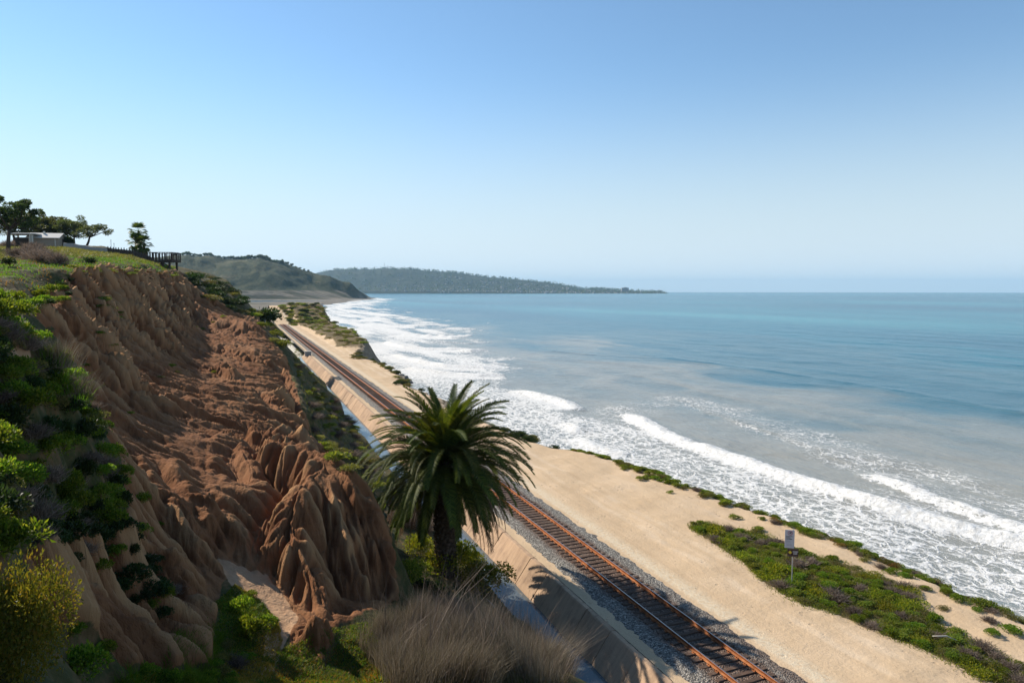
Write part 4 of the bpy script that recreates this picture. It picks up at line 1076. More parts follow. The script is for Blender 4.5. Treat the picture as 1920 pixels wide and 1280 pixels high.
for txt, z_ in (('KEEP', 2.155), ('OFF', 2.045)):
    cu = bpy.data.curves.new('lettering', 'FONT'); cu.body = txt; cu.size = 0.125; cu.align_x = 'CENTER'; cu.extrude = 0.001; cu.offset = 0.002
    _tmp = bpy.data.objects.new('tmp', cu); COL.objects.link(_tmp); bpy.context.view_layer.update()
    me_ = bpy.data.meshes.new_from_object(_tmp.evaluated_get(bpy.context.evaluated_depsgraph_get())); bpy.data.objects.remove(_tmp)
    tm = bpy.data.objects.new('lettering', me_); COL.objects.link(tm); tm.rotation_euler = (math.pi / 2, 0, 0); tm.location = (0.125, -0.0655, z_)
    me_.materials.clear(); me_.materials.append(M_WINK); tm.parent = lo_
fr = MB()
for z_ in (2.345, 1.945): fr.box((0, -0.0645, z_), (0.50, 0.002, 0.012))
fr.build('border_line', plain('tan_ink', (0.3, 0.22, 0.17), 0.6, 0), lo_)

# ------------------------------------------------------------------ date palm
def frond_mesh(name, L, e0, droop, nleaf, leaf, seed, dead=False, sway=0.0):
    r = random.Random(seed); N = 22; pts = []; p = Vector((0, 0, 0)); ang = math.radians(e0)
    for i in range(N + 1):
        s = i / N; pts.append(p.copy())
        a = ang - math.radians(droop) * (s ** 1.35)
        p = p + Vector((math.cos(a), sway * s * 0.4, math.sin(a))) * (L / N)
    vs = []; fs = []
    def quad(a, b, c, d): k = len(vs); vs.extend([a, b, c, d]); fs.append((k, k + 1, k + 2, k + 3))
    # rachis
    for i in range(N):
        w0 = 0.05 * (1 - i / N) + 0.008; w1 = 0.05 * (1 - (i + 1) / N) + 0.008
        a, b = pts[i], pts[i + 1]; sd = Vector((0, 1, 0)); d = (b - a).normalized(); nn = d.cross(sd)
        quad(tuple(a - sd * w0), tuple(b - sd * w1), tuple(b + nn * w1 * 0.8), tuple(a + nn * w0 * 0.8))
        quad(tuple(a + nn * w0 * 0.8), tuple(b + nn * w1 * 0.8), tuple(b + sd * w1), tuple(a + sd * w0))
        quad(tuple(a + sd * w0), tuple(b + sd * w1), tuple(b - nn * w1 * 0.8), tuple(a - nn * w0 * 0.8))
        quad(tuple(a - nn * w0 * 0.8), tuple(b - nn * w1 * 0.8), tuple(b - sd * w1), tuple(a - sd * w0))
    for i in range(nleaf):
        s = 0.10 + 0.89 * i / (nleaf - 1)
        f = s * N; k = min(int(f), N - 1); q = pts[k].lerp(pts[k + 1], f - k); d = (pts[k + 1] - pts[k]).normalized()
        for sg in (-1, 1):
            sd = Vector((0, sg, 0)); nn = Vector((0, 1, 0)).cross(d) * -1
            if nn.z < 0 and abs(e0) < 60: nn = -nn
            ll = leaf * (0.35 + 0.65 * math.sin(math.pi * min(1, (s * 0.92 + 0.06)) ** 0.8)) * r.uniform(0.85, 1.1)
            fwd = 0.62 + 0.5 * s
            v = (sd * 1.0 + d * fwd + nn * (r.uniform(0.15, 0.55) if not dead else r.uniform(-0.6, 0.1))).normalized()
            tip = q + v * ll; tip.z -= ll * ll * (0.22 if not dead else 0.5)
            mid = q.lerp(tip, 0.5) + Vector((0, 0, ll * 0.05))
            wd = d * (0.024 if not dead else 0.018)
            k0 = len(vs)
            vs.extend([tuple(q - wd * 0.6), tuple(q + wd * 0.6), tuple(mid + wd), tuple(mid - wd), tuple(tip)])
            fs.append((k0, k0 + 1, k0 + 2, k0 + 3)); fs.append((k0 + 3, k0 + 2, k0 + 4))
    me = bpy.data.meshes.new(name); me.from_pydata(vs, [], fs); me.update(); return me
M_FROND = leafmat('palm_frond_green', [(0.032, 0.046, 0.008), (0.055, 0.074, 0.011), (0.082, 0.098, 0.016), (0.125, 0.13, 0.026)], 0.42, 0.62)
M_FDEAD = leafmat('palm_frond_dead', [(0.07, 0.045, 0.025), (0.12, 0.075, 0.04), (0.17, 0.11, 0.06)], 0.25, 0.7, (1.2, 1.1, 0.9))
t_ = NT('palm_trunk_bark'); p_ = t_.objco(); n_ = t_.noise(p_, 5, 6, 0.65)
M_TRUNK = t_.done(t_.bsdf(t_.ramp(n_, [(0.3, (0.03, 0.022, 0.016)), (0.55, (0.085, 0.06, 0.042)), (0.75, (0.16, 0.115, 0.08))]), 0.95, t_.bump(n_, 0.06), 0.1))
palm_xy = (-3.85, 38.3)
PZ = float(hz(*palm_xy)) - 0.15
palm = empty('date_palm', (palm_xy[0], palm_xy[1], PZ), 0.3)
tag(palm, 'large date palm with drooping feathery fronds beside the drainage channel', 'palm tree')
TH_P = 6.45 - PZ          # height of the crown's heart above the base
def trunk_mesh():
    m = MB(); nn, nr = 26, 30; vs = []; fs = []
    for i in range(nr + 1):
        z = TH_P * i / nr; s = i / nr
        rad = 0.56 + 0.14 * math.exp(-s * 8) + 0.20 * sstep(0.66, 0.95, np.array(s)).item() - 0.25 * sstep(0.93, 1.0, np.array(s)).item()
        for k in range(nn):
            a = 2 * math.pi * k / nn
            sc = 0.035 * (1 + math.sin(13 * a + i * 2.1)) * (1 if i % 2 else 0.4)
            vs.append(((rad + sc) * math.cos(a), (rad + sc) * math.sin(a), z))
    for i in range(nr):
        for k in range(nn):
            k2 = (k + 1) % nn; fs.append((i*nn+k, i*nn+k2, (i+1)*nn+k2, (i+1)*nn+k))
    me = bpy.data.meshes.new('trunk'); me.from_pydata(vs, [], fs); me.update(); return me
trunk_o = obj('trunk', trunk_mesh(), M_TRUNK, palm)
stub = MB()
for k in range(240):
    z = TH_P * (0.12 + 0.84 * (k / 240)); a = k * 2.39996; r_ = 0.60 + 0.2 * (1 if z > TH_P * 0.7 else 0)
    d = Vector((math.cos(a), math.sin(a), 0)); b_ = d * (r_ - 0.04) + Vector((0, 0, z)); stub.bar(b_, b_ + d * (0.10 + 0.10 * (z / TH_P) ** 2) + Vector((0, 0, 0.12)), 0.13, 0.06)
stub.build('leaf_stubs', M_TRUNK, trunk_o)['kind'] = 'stuff'
FV = [frond_mesh('frond', 5.15, e, dr, 130, 0.62, 10 + i, sway=sw) for i, (e, dr, sw) in enumerate([(80, 58, .1), (70, 78, -.12), (57, 92, .15), (44, 96, -.1), (30, 92, .12), (16, 82, -.12), (4, 74, .1), (-12, 62, -.1), (-33, 46, .1)])]
FD = [frond_mesh('frond', 4.6, e, dr, 70, 0.42, 40 + i, True) for i, (e, dr) in enumerate([(-25, 62), (-42, 46), (-58, 28)])]
for m in FV: m.materials.append(M_FROND)
for m in FD: m.materials.append(M_FDEAD)
NF = 190; pr_ = random.Random(11)
for k in range(NF):
    f = k / (NF - 1); az = k * 2.399963 + pr_.uniform(-.15, .15)
    idx = f ** 0.85 * (len(FV) - 0.01)
    i = int(min(len(FV) - 1, max(0, idx + pr_.uniform(-.5, .5))))
    rr2 = 0.12 + 0.55 * f
    sc = pr_.uniform(0.82, 1.06) * (0.92 if i == 0 else 1) * (0.84 if i > 6 else 1)
    obj('frond', FV[i], None, palm, (rr2 * math.cos(az), rr2 * math.sin(az), TH_P + 0.35 - 0.85 * f), (pr_.uniform(-.22, .22), pr_.uniform(-.10, .10), az), sc)
for k in range(44):
    az = k * 2.399963 * 1.3 + pr_.uniform(-.2, .2); i = pr_.randrange(3)
    o = obj('dry_frond', FD[i], None, palm, (0.8 * math.cos(az), 0.8 * math.sin(az), TH_P - 0.45 - pr_.uniform(0, 0.6)), (pr_.uniform(-.25, .25), pr_.uniform(-.1, .1), az), pr_.uniform(0.75, 1.1))
# ------------------------------------------------------------------ plants: leaf meshes
def leaf_cloud(cent, nrm, ln, wd, r, up=0.0, jit=0.6):
    """one diamond leaf per centre; numpy arrays -> verts, faces"""
    n = len(cent)
    d = nrm + r.normal(0, jit, (n, 3)) + np.array([0, 0, up]); d /= np.linalg.norm(d, axis=1, keepdims=True) + 1e-9
    s = np.cross(d, r.normal(0, 1, (n, 3))); s /= np.linalg.norm(s, axis=1, keepdims=True) + 1e-9
    L = ln * r.uniform(0.6, 1.25, (n, 1)); W = wd * r.uniform(0.7, 1.2, (n, 1))
    m = cent + d * L * 0.5
    bend = np.cross(d, s) * L * 0.12
    v = np.stack([cent, m + s * W / 2 + bend, cent + d * L, m - s * W / 2 + bend], 1).reshape(-1, 3)
    return v, np.arange(n * 4).reshape(-1, 4)
def dome_pts(n, r, R, H, lobes, depth=0.35, low=False):
    """points through the outer shell of a lumpy mound made of lobes"""
    k = r.integers(0, lobes, n)
    ang = r.uniform(0, 2 * np.pi, lobes); rad = np.sqrt(r.uniform(0, 1, lobes)) * R * 0.68; rad[0] = 0
    lc = np.stack([rad * np.cos(ang), rad * np.sin(ang), H * (0.25 + 0.38 * r.uniform(0.5, 1, lobes)) * (1 - 0.45 * (rad / R) ** 2)], 1)
    if low: lc[:, 2] = H * r.uniform(0.08, 0.72, lobes)
    lr = R * r.uniform(0.30, 0.50, lobes)
    d = r.normal(0, 1, (n, 3)); d[:, 2] = np.abs(d[:, 2]) * 1.1 - 0.35; d /= np.linalg.norm(d, axis=1, keepdims=True)
    rr_ = 1 - depth * r.uniform(0, 1, n) ** 2
    sc = np.array([1, 1, min(1.0, H / R * 0.9)])
    p = lc[k] + d * (lr[k] * rr_)[:, None] * sc
    p[:, 2] = np.maximum(p[:, 2], 0.01)
    return p, d
def shrub_mesh(name, seed, n=900, R=0.5, H=0.5, leaf=0.10, w=0.05, lobes=9, up=0.3, jit=0.6, stems=6, mats=(), low=False):
    r = np.random.default_rng(seed)
    p, d = dome_pts(n, r, R, H, lobes, 0.35, low)
    v, f = leaf_cloud(p, d, leaf, w, r, up, jit)
    # woody stems
    sv = []; sf = []
    for i in range(stems):
        a = r.uniform(0, 6.28); q = np.array([math.cos(a) * R * 0.5, math.sin(a) * R * 0.5, H * 0.55]); t_ = R * 0.03
        b = len(v) + len(sv)
        sv += [[-t_, 0, -0.05], [t_, 0, -0.05], [q[0] + t_ * .4, q[1], q[2]], [q[0] - t_ * .4, q[1], q[2]]]; sf.append([b, b + 1, b + 2, b + 3])
    if sv: v = np.concatenate([v, np.array(sv)]); f = np.concatenate([f, np.array(sf)])
    me = mesh_np(name, v, f, smooth=False)
    for m in mats: me.materials.append(m)
    return me
def twig_mesh(name, seed, n=420, R=0.5, H=0.45, mats=()):
    r = np.random.default_rng(seed)
    b = np.stack([r.normal(0, R * 0.3, n), r.normal(0, R * 0.3, n), r.uniform(0, H * 0.5, n)], 1)
    d = np.stack([b[:, 0] / R + r.normal(0, .5, n), b[:, 1] / R + r.normal(0, .5, n), r.uniform(0.2, 1.0, n)], 1); d /= np.linalg.norm(d, axis=1, keepdims=True)
    L = r.uniform(0.25, 0.6, (n, 1)) * R * 1.3
    s = np.cross(d, r.normal(0, 1, (n, 3))); s /= np.linalg.norm(s, axis=1, keepdims=True)
    t = b + d * L; t[:, 2] = np.clip(t[:, 2], 0.01, H * 1.15)
    v = np.stack([b - s * 0.008, b + s * 0.008, t + s * 0.004, t - s * 0.004], 1).reshape(-1, 3)
    p, dd = dome_pts(n, r, R, H, 8); v2, f2 = leaf_cloud(p, dd, 0.05, 0.022, r, 0.1, 0.9)
    me = mesh_np(name, np.concatenate([v, v2]), np.concatenate([np.arange(n * 4).reshape(-1, 4), f2 + n * 4]), smooth=False)
    for m in mats: me.materials.append(m)
    return me
def blade_verts(base, h, w, lean, r, curl=0.5):
    """three-segment bent grass blades; base (n,3), h,w (n,), lean (n,2)"""
    n = len(base); az = r.uniform(0, np.pi, n); s = np.stack([np.cos(az), np.sin(az), np.zeros(n)], 1) * (w / 2)[:, None]
    def at(k): 
        q = base.copy(); q[:, 2] += h * (k - 0.18 * curl * k * k); q[:, :2] += lean * (h * (k ** 1.6))[:, None]; return q
    a, b, c = at(0.0), at(0.55), at(1.0)
    v = np.stack([a - s, a + s, b + s * 0.75, b - s * 0.75, c + s * 0.12, c - s * 0.12], 1).reshape(-1, 3)
    i = np.arange(n)[:, None] * 6
    return v, np.concatenate([i + np.array([[0, 1, 2, 3]]), i + np.array([[3, 2, 4, 5]])])
def grass_mesh(name, seed, n=140, R=0.25, h=0.5, w=0.012, spread=0.6, mats=()):
    r = np.random.default_rng(seed)
    b = np.stack([r.normal(0, R * 0.45, n), r.normal(0, R * 0.45, n), np.zeros(n) - 0.02], 1)
    v, f = blade_verts(b, h * r.uniform(0.5, 1.1, n), np.full(n, w), b[:, :2] / R * spread + r.normal(0, 0.2, (n, 2)), r, 0.8)
    me = mesh_np(name, v, f, smooth=False)
    for m in mats: me.materials.append(m)
    return me
G_BRIGHT = leafmat('leaf_bright_green', [(0.045, 0.085, 0.012), (0.09, 0.145, 0.016), (0.14, 0.19, 0.022), (0.21, 0.22, 0.04)], 0.55)
G_MID = leafmat('leaf_mid_green', [(0.06, 0.085, 0.018), (0.11, 0.15, 0.026), (0.17, 0.20, 0.035), (0.25, 0.22, 0.06)], 0.55)
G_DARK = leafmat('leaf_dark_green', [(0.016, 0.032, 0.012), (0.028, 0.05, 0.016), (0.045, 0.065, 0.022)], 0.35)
G_OLIVE = leafmat('leaf_olive', [(0.06, 0.07, 0.024), (0.105, 0.11, 0.034), (0.16, 0.14, 0.05), (0.20, 0.155, 0.075)], 0.45)
G_GOLD = leafmat('leaf_golden', [(0.07, 0.085, 0.014), (0.13, 0.13, 0.018), (0.19, 0.165, 0.022), (0.22, 0.13, 0.025)], 0.45, 0.55, (1.4, 1.3, 0.5))
G_YELLOW = leafmat('leaf_yellow_green', [(0.07, 0.095, 0.014), (0.13, 0.16, 0.016), (0.20, 0.205, 0.024), (0.28, 0.24, 0.035)], 0.5)
G_DRY = leafmat('twig_dry_grey', [(0.10, 0.075, 0.055), (0.17, 0.13, 0.10), (0.25, 0.20, 0.165)], 0.25, 0.8, (1.1, 1.0, 0.9))
G_RED = leafmat('leaf_reddish', [(0.07, 0.08, 0.02), (0.15, 0.10, 0.03), (0.22, 0.09, 0.04), (0.12, 0.06, 0.05)], 0.4)
G_STRAW = leafmat('dry_grass_straw', [(0.09, 0.074, 0.05), (0.15, 0.122, 0.082), (0.215, 0.178, 0.125), (0.30, 0.255, 0.195)], 0.3, 0.7, (1.05, 1.0, 0.9))
G_GRASS = leafmat('grass_green', [(0.05, 0.105, 0.012), (0.085, 0.16, 0.016), (0.13, 0.20, 0.026)], 0.55)
G_ICE = leafmat('iceplant', [(0.04, 0.08, 0.012), (0.075, 0.125, 0.014), (0.13, 0.15, 0.02), (0.2, 0.13, 0.03)], 0.45)
G_ICEO = leafmat('iceplant_orange', [(0.10, 0.11, 0.02), (0.22, 0.14, 0.025), (0.30, 0.13, 0.03), (0.28, 0.19, 0.05)], 0.45)
LEAFY = [shrub_mesh('leafy', 100 + i, 1500, 0.5, 0.5, 0.085, 0.04, 11, 0.35, 0.5, mats=(G_BRIGHT,)) for i in range(3)]
MIDY = [shrub_mesh('midy', 110 + i, 900, 0.5, 0.45, 0.085, 0.04, 10, 0.2, 0.7, mats=(G_MID,)) for i in range(3)]
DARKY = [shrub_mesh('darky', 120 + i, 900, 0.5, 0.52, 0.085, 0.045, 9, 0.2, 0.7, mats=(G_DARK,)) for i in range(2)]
OLIVE = [shrub_mesh('olive', 130 + i, 900, 0.5, 0.42, 0.08, 0.035, 11, 0.2, 0.8, mats=(G_OLIVE,)) for i in range(3)]
REDDY = [shrub_mesh('reddy', 140 + i, 800, 0.5, 0.42, 0.085, 0.04, 9, 0.25, 0.6, mats=(G_RED,)) for i in range(2)]
DRYY = [twig_mesh('dryy', 150 + i, 520, mats=(G_DRY,)) for i in range(3)]
MATY = [shrub_mesh('maty', 160 + i, 1100, 0.5, 0.16, 0.05, 0.03, 16, 0.5, 0.6, 0, mats=(G_YELLOW,)) for i in range(2)]
YELY = [shrub_mesh('yely', 170 + i, 2600, 0.5, 0.55, 0.055, 0.026, 16, 0.35, 0.6, mats=(G_YELLOW,)) for i in range(2)]
GOLDY = [shrub_mesh('goldy', 180 + i, 12000, 0.5, 0.66, 0.034, 0.014, 40, 0.1, 0.7, mats=(G_GOLD,), low=True) for i in range(1)]
TUFT = [grass_mesh('tuft', 190 + i, 170, 0.3, 0.45, 0.014, 0.6, (G_GRASS,)) for i in range(3)]
PLUME = [grass_mesh('plume', 195 + i, 260, 0.3, 0.6, 0.007, 0.7, (G_STRAW,)) for i in range(2)]
VR = random.Random(21)
def plant(name, meshes, p, size, label, cat='shrub', group=None, squash=1.0, sink=0.04):
    o = obj(name, VR.choice(meshes), None, None, (float(p[0]), float(p[1]), float(p[2]) - sink * size), (VR.uniform(-.12, .12), VR.uniform(-.12, .12), VR.uniform(0, 6.28)), (size * VR.uniform(.9, 1.1), size * VR.uniform(.9, 1.1), size * squash * VR.uniform(.85, 1.15)))
    return tag(o, label, cat, group)
def where_words(p, size, s0, s1, cuts, row):
    """size and place in words: cuts = [(u limit, phrase)...] along the zone, row = (u0, v0, u1, v1, below phrase, above phrase)"""
    u, v = project(np.array(p[0]), np.array(p[1]), np.array(p[2])); u = float(u); v = float(v)
    f = (size - s0) / (s1 - s0 + 1e-6); sw = 'small' if f < 0.33 else ('' if f < 0.67 else 'large')
    ph = cuts[-1][1]
    for lim, w in cuts:
        if u < lim: ph = w; break
    rw = ''
    if row:
        vl = row[1] + (row[3] - row[1]) * (u - row[0]) / (row[2] - row[0] + 1e-6)
        rw = row[4] if v > vl + 8 else (row[5] if v < vl - 8 else row[6] if len(row) > 6 else '')
    return sw, ph, rw
def rand_in(poly, n, seed):
    r = np.random.default_rng(seed); poly = np.array(poly, float); out = []
    lo, hi = poly.min(0), poly.max(0)
    while len(out) < n:
        q = r.uniform(lo, hi, (400, 2)); out += list(q[in_poly(q[:, 0], q[:, 1], poly)])
    return np.array(out[:n])
# each spec: shrubs of one look in one place
def zone(poly, n, seed, mix, ground='bluff', mind=0.0, cuts=None, row=None):
    tot = sum(m[0] for m in mix); placed = []
    for (u, v) in rand_in(poly, n, seed):
        p = surf(u, v) if ground == 'bluff' else onz(u, v, -0.45)
        if p is None: continue
        if ground == 'bench': p = np.array([p[0], p[1], float(benchz(p[0], p[1]))])
        if mind and any((p[0] - q[0]) ** 2 + (p[1] - q[1]) ** 2 < mind ** 2 for q in placed): continue
        placed.append(p)
        x = VR.uniform(0, tot)
        for m in mix:
            x -= m[0]
            if x <= 0: break
        _, name, meshes, s0, s1, label, group = m[:7]
        size = VR.uniform(s0, s1)
        if cuts:
            sw, ph, rw = where_words(p, size, s0, s1, cuts, row); label = ' '.join(x for x in (sw, label.split('|')[0], ph, rw) if x)
        plant(name, meshes, p, size, label, m[7] if len(m) > 7 else 'shrub', group, m[8] if len(m) > 8 else 1.0)
# the overgrown spur at the left edge
SPUR = [(-40, 610), (40, 625), (70, 640), (105, 690), (165, 750), (190, 800), (225, 880), (225, 960), (170, 985), (60, 990), (-40, 1000)]
SPUR_CUTS = [(50, 'at the left picture edge'), (110, 'in the middle of the left slope'), (400, 'beside the bare rock')]
SPUR_ROW = (0, 800, 200, 850, 'low down', 'high up', 'half way up')
zone(SPUR, 900, 1, [(5, 'leafy_shrub', LEAFY, 0.7, 1.25, 'bright green broad-leaved shrub', 'bright shrubs on the left slope'),
                   (3, 'dark_shrub', DARKY, 0.8, 1.3, 'dark green shrub in shade', 'dark shrubs on the left slope'),
                   (2, 'dry_shrub', DRYY, 0.7, 1.1, 'grey leafless shrub', 'dry shrubs on the left slope'),
                   (2, 'olive_shrub', OLIVE, 0.7, 1.1, 'olive flowering shrub', 'olive shrubs on the left slope')], mind=0.27, cuts=SPUR_CUTS, row=SPUR_ROW)
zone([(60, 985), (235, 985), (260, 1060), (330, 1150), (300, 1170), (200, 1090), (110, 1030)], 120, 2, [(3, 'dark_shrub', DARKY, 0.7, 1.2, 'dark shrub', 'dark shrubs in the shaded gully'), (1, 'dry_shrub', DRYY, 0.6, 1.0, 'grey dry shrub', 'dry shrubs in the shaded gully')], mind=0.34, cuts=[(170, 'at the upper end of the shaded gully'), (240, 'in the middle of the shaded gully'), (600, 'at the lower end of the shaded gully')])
for (u, v, s, lab) in [(200, 880, 0.75, 'lone bright green shrub with a reddish top on the gully edge'), (200, 985, 1.0, 'vivid green shrub overhanging the shaded gully'), (262, 945, 0.8, 'vivid green shrub between gully and fluted sandstone fin'), (300, 988, 0.35, 'tiny green sprig below the vivid shrub on the fin'), (210, 925, 0.6, 'pale green shrub topping the shaded gully wall')]:
    p = surf(u, v)
    if p is not None: plant('leafy_shrub', LEAFY, p, s, lab)
for k, (u, v, s) in enumerate([(90, 690, 1.5), (105, 715, 1.5), (125, 738, 1.4), (140, 765, 1.2), (80, 670, 1.2), (150, 740, 1.3)]):
    p = surf(u, v)
    if p is not None:
        plant('tall_grass_clump', TUFT, p, s, 'clump of tall green grass on the left slope beside bare rock', 'grass', 'tall green grass on the left slope')
        if k % 2 == 0: plant('feathery_grass_clump', PLUME, p + np.array([0.25, 0.15, 0]), s * 1.05, 'pale feathery grass tops above the tall green grass', 'grass', 'pale feathery grass on the left slope')
zone([(30, 1000), (150, 990), (240, 965), (290, 1040), (340, 1130), (300, 1170), (200, 1100), (100, 1050)], 150, 67, [(3, 'dark_shrub', DARKY, 0.6, 1.1, 'dark green shrub', 'dark shrubs on the lower left rocks'), (2, 'leafy_shrub', LEAFY, 0.5, 0.9, 'bright leafy shrub', 'bright shrubs on the lower left rocks'), (1, 'dry_shrub', DRYY, 0.6, 1.0, 'grey twiggy shrub', 'grey shrubs on the lower left rocks')], mind=0.42, cuts=[(120, 'just above the golden bush'), (200, 'on the lower left rocks'), (260, 'on the rib beside the shaded gully'), (900, 'at the foot of the lower left rocks')], row=(40, 1020, 320, 1130, 'low', 'high', ''))
zone([(230, 1255), (300, 1262), (390, 1262), (430, 1200), (470, 1230), (430, 1290), (250, 1290)], 40, 68, [(2, 'leafy_shrub', LEAFY, 0.4, 0.75, 'small leafy shrub', 'small shrubs on the gully floor'), (1, 'olive_shrub', OLIVE, 0.4, 0.7, 'small olive shrub', 'small olive shrubs on the gully floor')], mind=0.4, cuts=[(330, 'left on the gully floor'), (410, 'below the gully boulder'), (900, 'right on the gully floor')])
# bottom left corner
p = surf(32, 1272)
if p is not None:
    plant('golden_bush', GOLDY, p, 1.3, 'large golden-leaved bush filling the bottom left corner', 'bush', None, 1.75)
for (u, v, s, lab) in [(10, 1050, 1.15, 'lush green shrub at the left edge above the golden bush'), (150, 1265, 0.75, 'light green leafy shrub right of the golden bush, lowest one'), (190, 1225, 0.6, 'light green leafy shrub right of the golden bush, middle one'), (140, 1195, 0.5, 'small light green shrub right of the golden bush, topmost')]:
    p = surf(u, v)
    if p is not None: plant('leafy_shrub', LEAFY, p, s, lab)
# the floor of the gully, bottom centre
for (u, v, s, lab) in [(448, 1150, 1.1, 'round glossy shrub at the head of the sand runnel'), (470, 1120, 0.6, 'small glossy shrub touching the sand runnel'), (468, 1195, 1.3, 'widest round glossy shrub on the gully floor'), (500, 1172, 0.8, 'glossy shrub on the right edge of the gully meadow'), (440, 1250, 0.9, 'dark tangled shrub low on the gully floor')]:
    p = surf(u, v)
    if p is not None: plant('round_shrub', LEAFY if 'dark' not in lab else DRYY, p, s, lab)
def scatter_blades(name, poly, n, seed, mat, h, w, label, lean=(0, 0), jl=0.35, curl=0.6, thin=None, ground='bluff', ycorr=True):
    """ground cover: blades thrown over the survey polygon; even per square metre of ground"""
    r = np.random.default_rng(seed); poly = np.array(poly, float)
    uv = rand_in(poly, 60, seed + 1); P = [surf(u, v) for u, v in np.concatenate([uv, poly])]; P = np.array([q for q in P if q is not None])
    lo, hi = P[:, :2].min(0) - 1, P[:, :2].max(0) + 1
    xs = r.uniform(lo[0], hi[0], n * 12); ys = r.uniform(lo[1], hi[1], n * 12)
    if ycorr: pass
    zz = hz(xs, ys); u, v = project(xs, ys, zz)
    m = in_poly(u, v, poly)
    if thin is not None: m &= thin(xs, ys)
    xs, ys, zz = xs[m][:n], ys[m][:n], zz[m][:n]; k = len(xs)
    b = np.stack([xs, ys, zz - 0.02], 1)
    patch_ = fbm(xs * 0.9, ys * 0.9, 3, seed * 3 + 1); hh = h * r.uniform(0.5, 1.2, k) * (0.35 + 1.25 * patch_); ww = w * r.uniform(0.7, 1.2, k)
    sw_ = np.stack([fbm(xs * 0.6, ys * 0.6, 2, seed * 3 + 7) - 0.5, fbm(xs * 0.6, ys * 0.6, 2, seed * 3 + 9) - 0.5], 1)
    ln = np.array(lean)[None] + r.normal(0, jl, (k, 2)) + sw_ * 1.3
    vv, ff = blade_verts(b, hh, ww, ln, r, curl)
    o = obj(name, mesh_np(name, vv, ff, smooth=False), mat); o['kind'] = 'stuff'; o['label'] = label; o['category'] = 'ground cover'
    return o
GUL = [(385, 1150), (440, 1095), (480, 1120), (520, 1160), (530, 1200), (500, 1290), (200, 1290), (250, 1260), (380, 1260)]
ice = lambda k, lo: (lambda x, y: fbm(x * 0.7, y * 0.7, 3, k) > lo)
scatter_blades('gully_iceplant', GUL, 26000, 31, G_ICE, 0.11, 0.035, 'low green ice plant on the gully floor', thin=ice(901, 0.40), jl=0.5)
scatter_blades('gully_orange_iceplant', GUL, 9000, 32, G_ICEO, 0.10, 0.035, 'orange tinged ice plant on the gully floor', thin=lambda x, y: fbm(x * 0.7, y * 0.7, 3, 901) < 0.46, jl=0.5)
scatter_blades('gully_grass', [(330, 1180), (420, 1190), (380, 1300), (200, 1300), (240, 1255), (300, 1262)], 7000, 33, G_GRASS, 0.32, 0.012, 'lush green grass under the gully boulder', jl=0.35)
MOUND = [(520, 1220), (610, 1180), (690, 1165), (780, 1300), (500, 1300)]
scatter_blades('mossy_cover', MOUND, 30000, 34, G_ICE, 0.10, 0.03, 'yellow-green mossy cover beside the dry grass', jl=0.5)
scatter_blades('mossy_orange_cover', MOUND, 8000, 35, G_ICEO, 0.10, 0.03, 'orange patches in the mossy cover beside the dry grass', thin=ice(905, 0.52), jl=0.5)
DRYG = [(665, 1205), (710, 1175), (760, 1170), (790, 1140), (850, 1148), (920, 1168), (985, 1185), (1010, 1215), (1075, 1300), (740, 1310), (690, 1240)]
scatter_blades('dry_grass', DRYG, 60000, 36, G_STRAW, 1.05, 0.010, 'tall dry grey-brown grass leaning in the wind', lean=(0.18, 0.10), jl=0.22, curl=0.7, thin=lambda x, y: fbm(x * 0.8, y * 0.8, 3, 911) > 0.36)
scatter_blades('dry_grass_stalks', DRYG, 2600, 43, G_DRY, 1.75, 0.014, 'taller pale seed stalks among the dry grass', lean=(0.15, 0.08), jl=0.35, curl=0.5)
scatter_blades('dry_grass_understory', DRYG, 12000, 37, G_OLIVE, 0.35, 0.015, 'olive undergrowth below the tall dry grass', jl=0.4)
# palm foot thicket
for (u, v, s, lab) in [(785, 1040, 2.6, 'bright yellow-green bush left of the palm trunk'), (850, 1075, 3.7, 'large yellow-green bush in front of the palm trunk'), (905, 1100, 3.2, 'yellow-green bush overhanging the channel wall'), (770, 1090, 2.4, 'yellow-green bush against the big fluted rock'), (950, 1124, 2.3, 'lowest yellow-green bush at the channel edge'), (880, 1065, 2.2, 'yellow-green bush touching the foot of the palm')]:
    p = surf(u, v)
    if p is not None: plant('yellow_green_bush', YELY, p, s, lab, 'bush', None, 0.95)
zone([(705, 930), (800, 950), (830, 1000), (760, 1000), (735, 975)], 16, 3, [(1, 'dry_shrub', DRYY, 1.3, 2.0, 'grey-brown twiggy shrub behind the palm trunk', 'twiggy shrubs behind the palm')], mind=0.5, cuts=[(745, 'nearest the fluted rock'), (785, 'midway'), (900, 'nearest the trunk')])
zone([(745, 1090), (800, 1090), (860, 1120), (790, 1130)], 8, 4, [(1, 'dark_shrub', DARKY, 0.9, 1.5, 'dark shrub in the shadow of the big fluted rock', 'dark shrubs behind the dry grass')], mind=0.5)
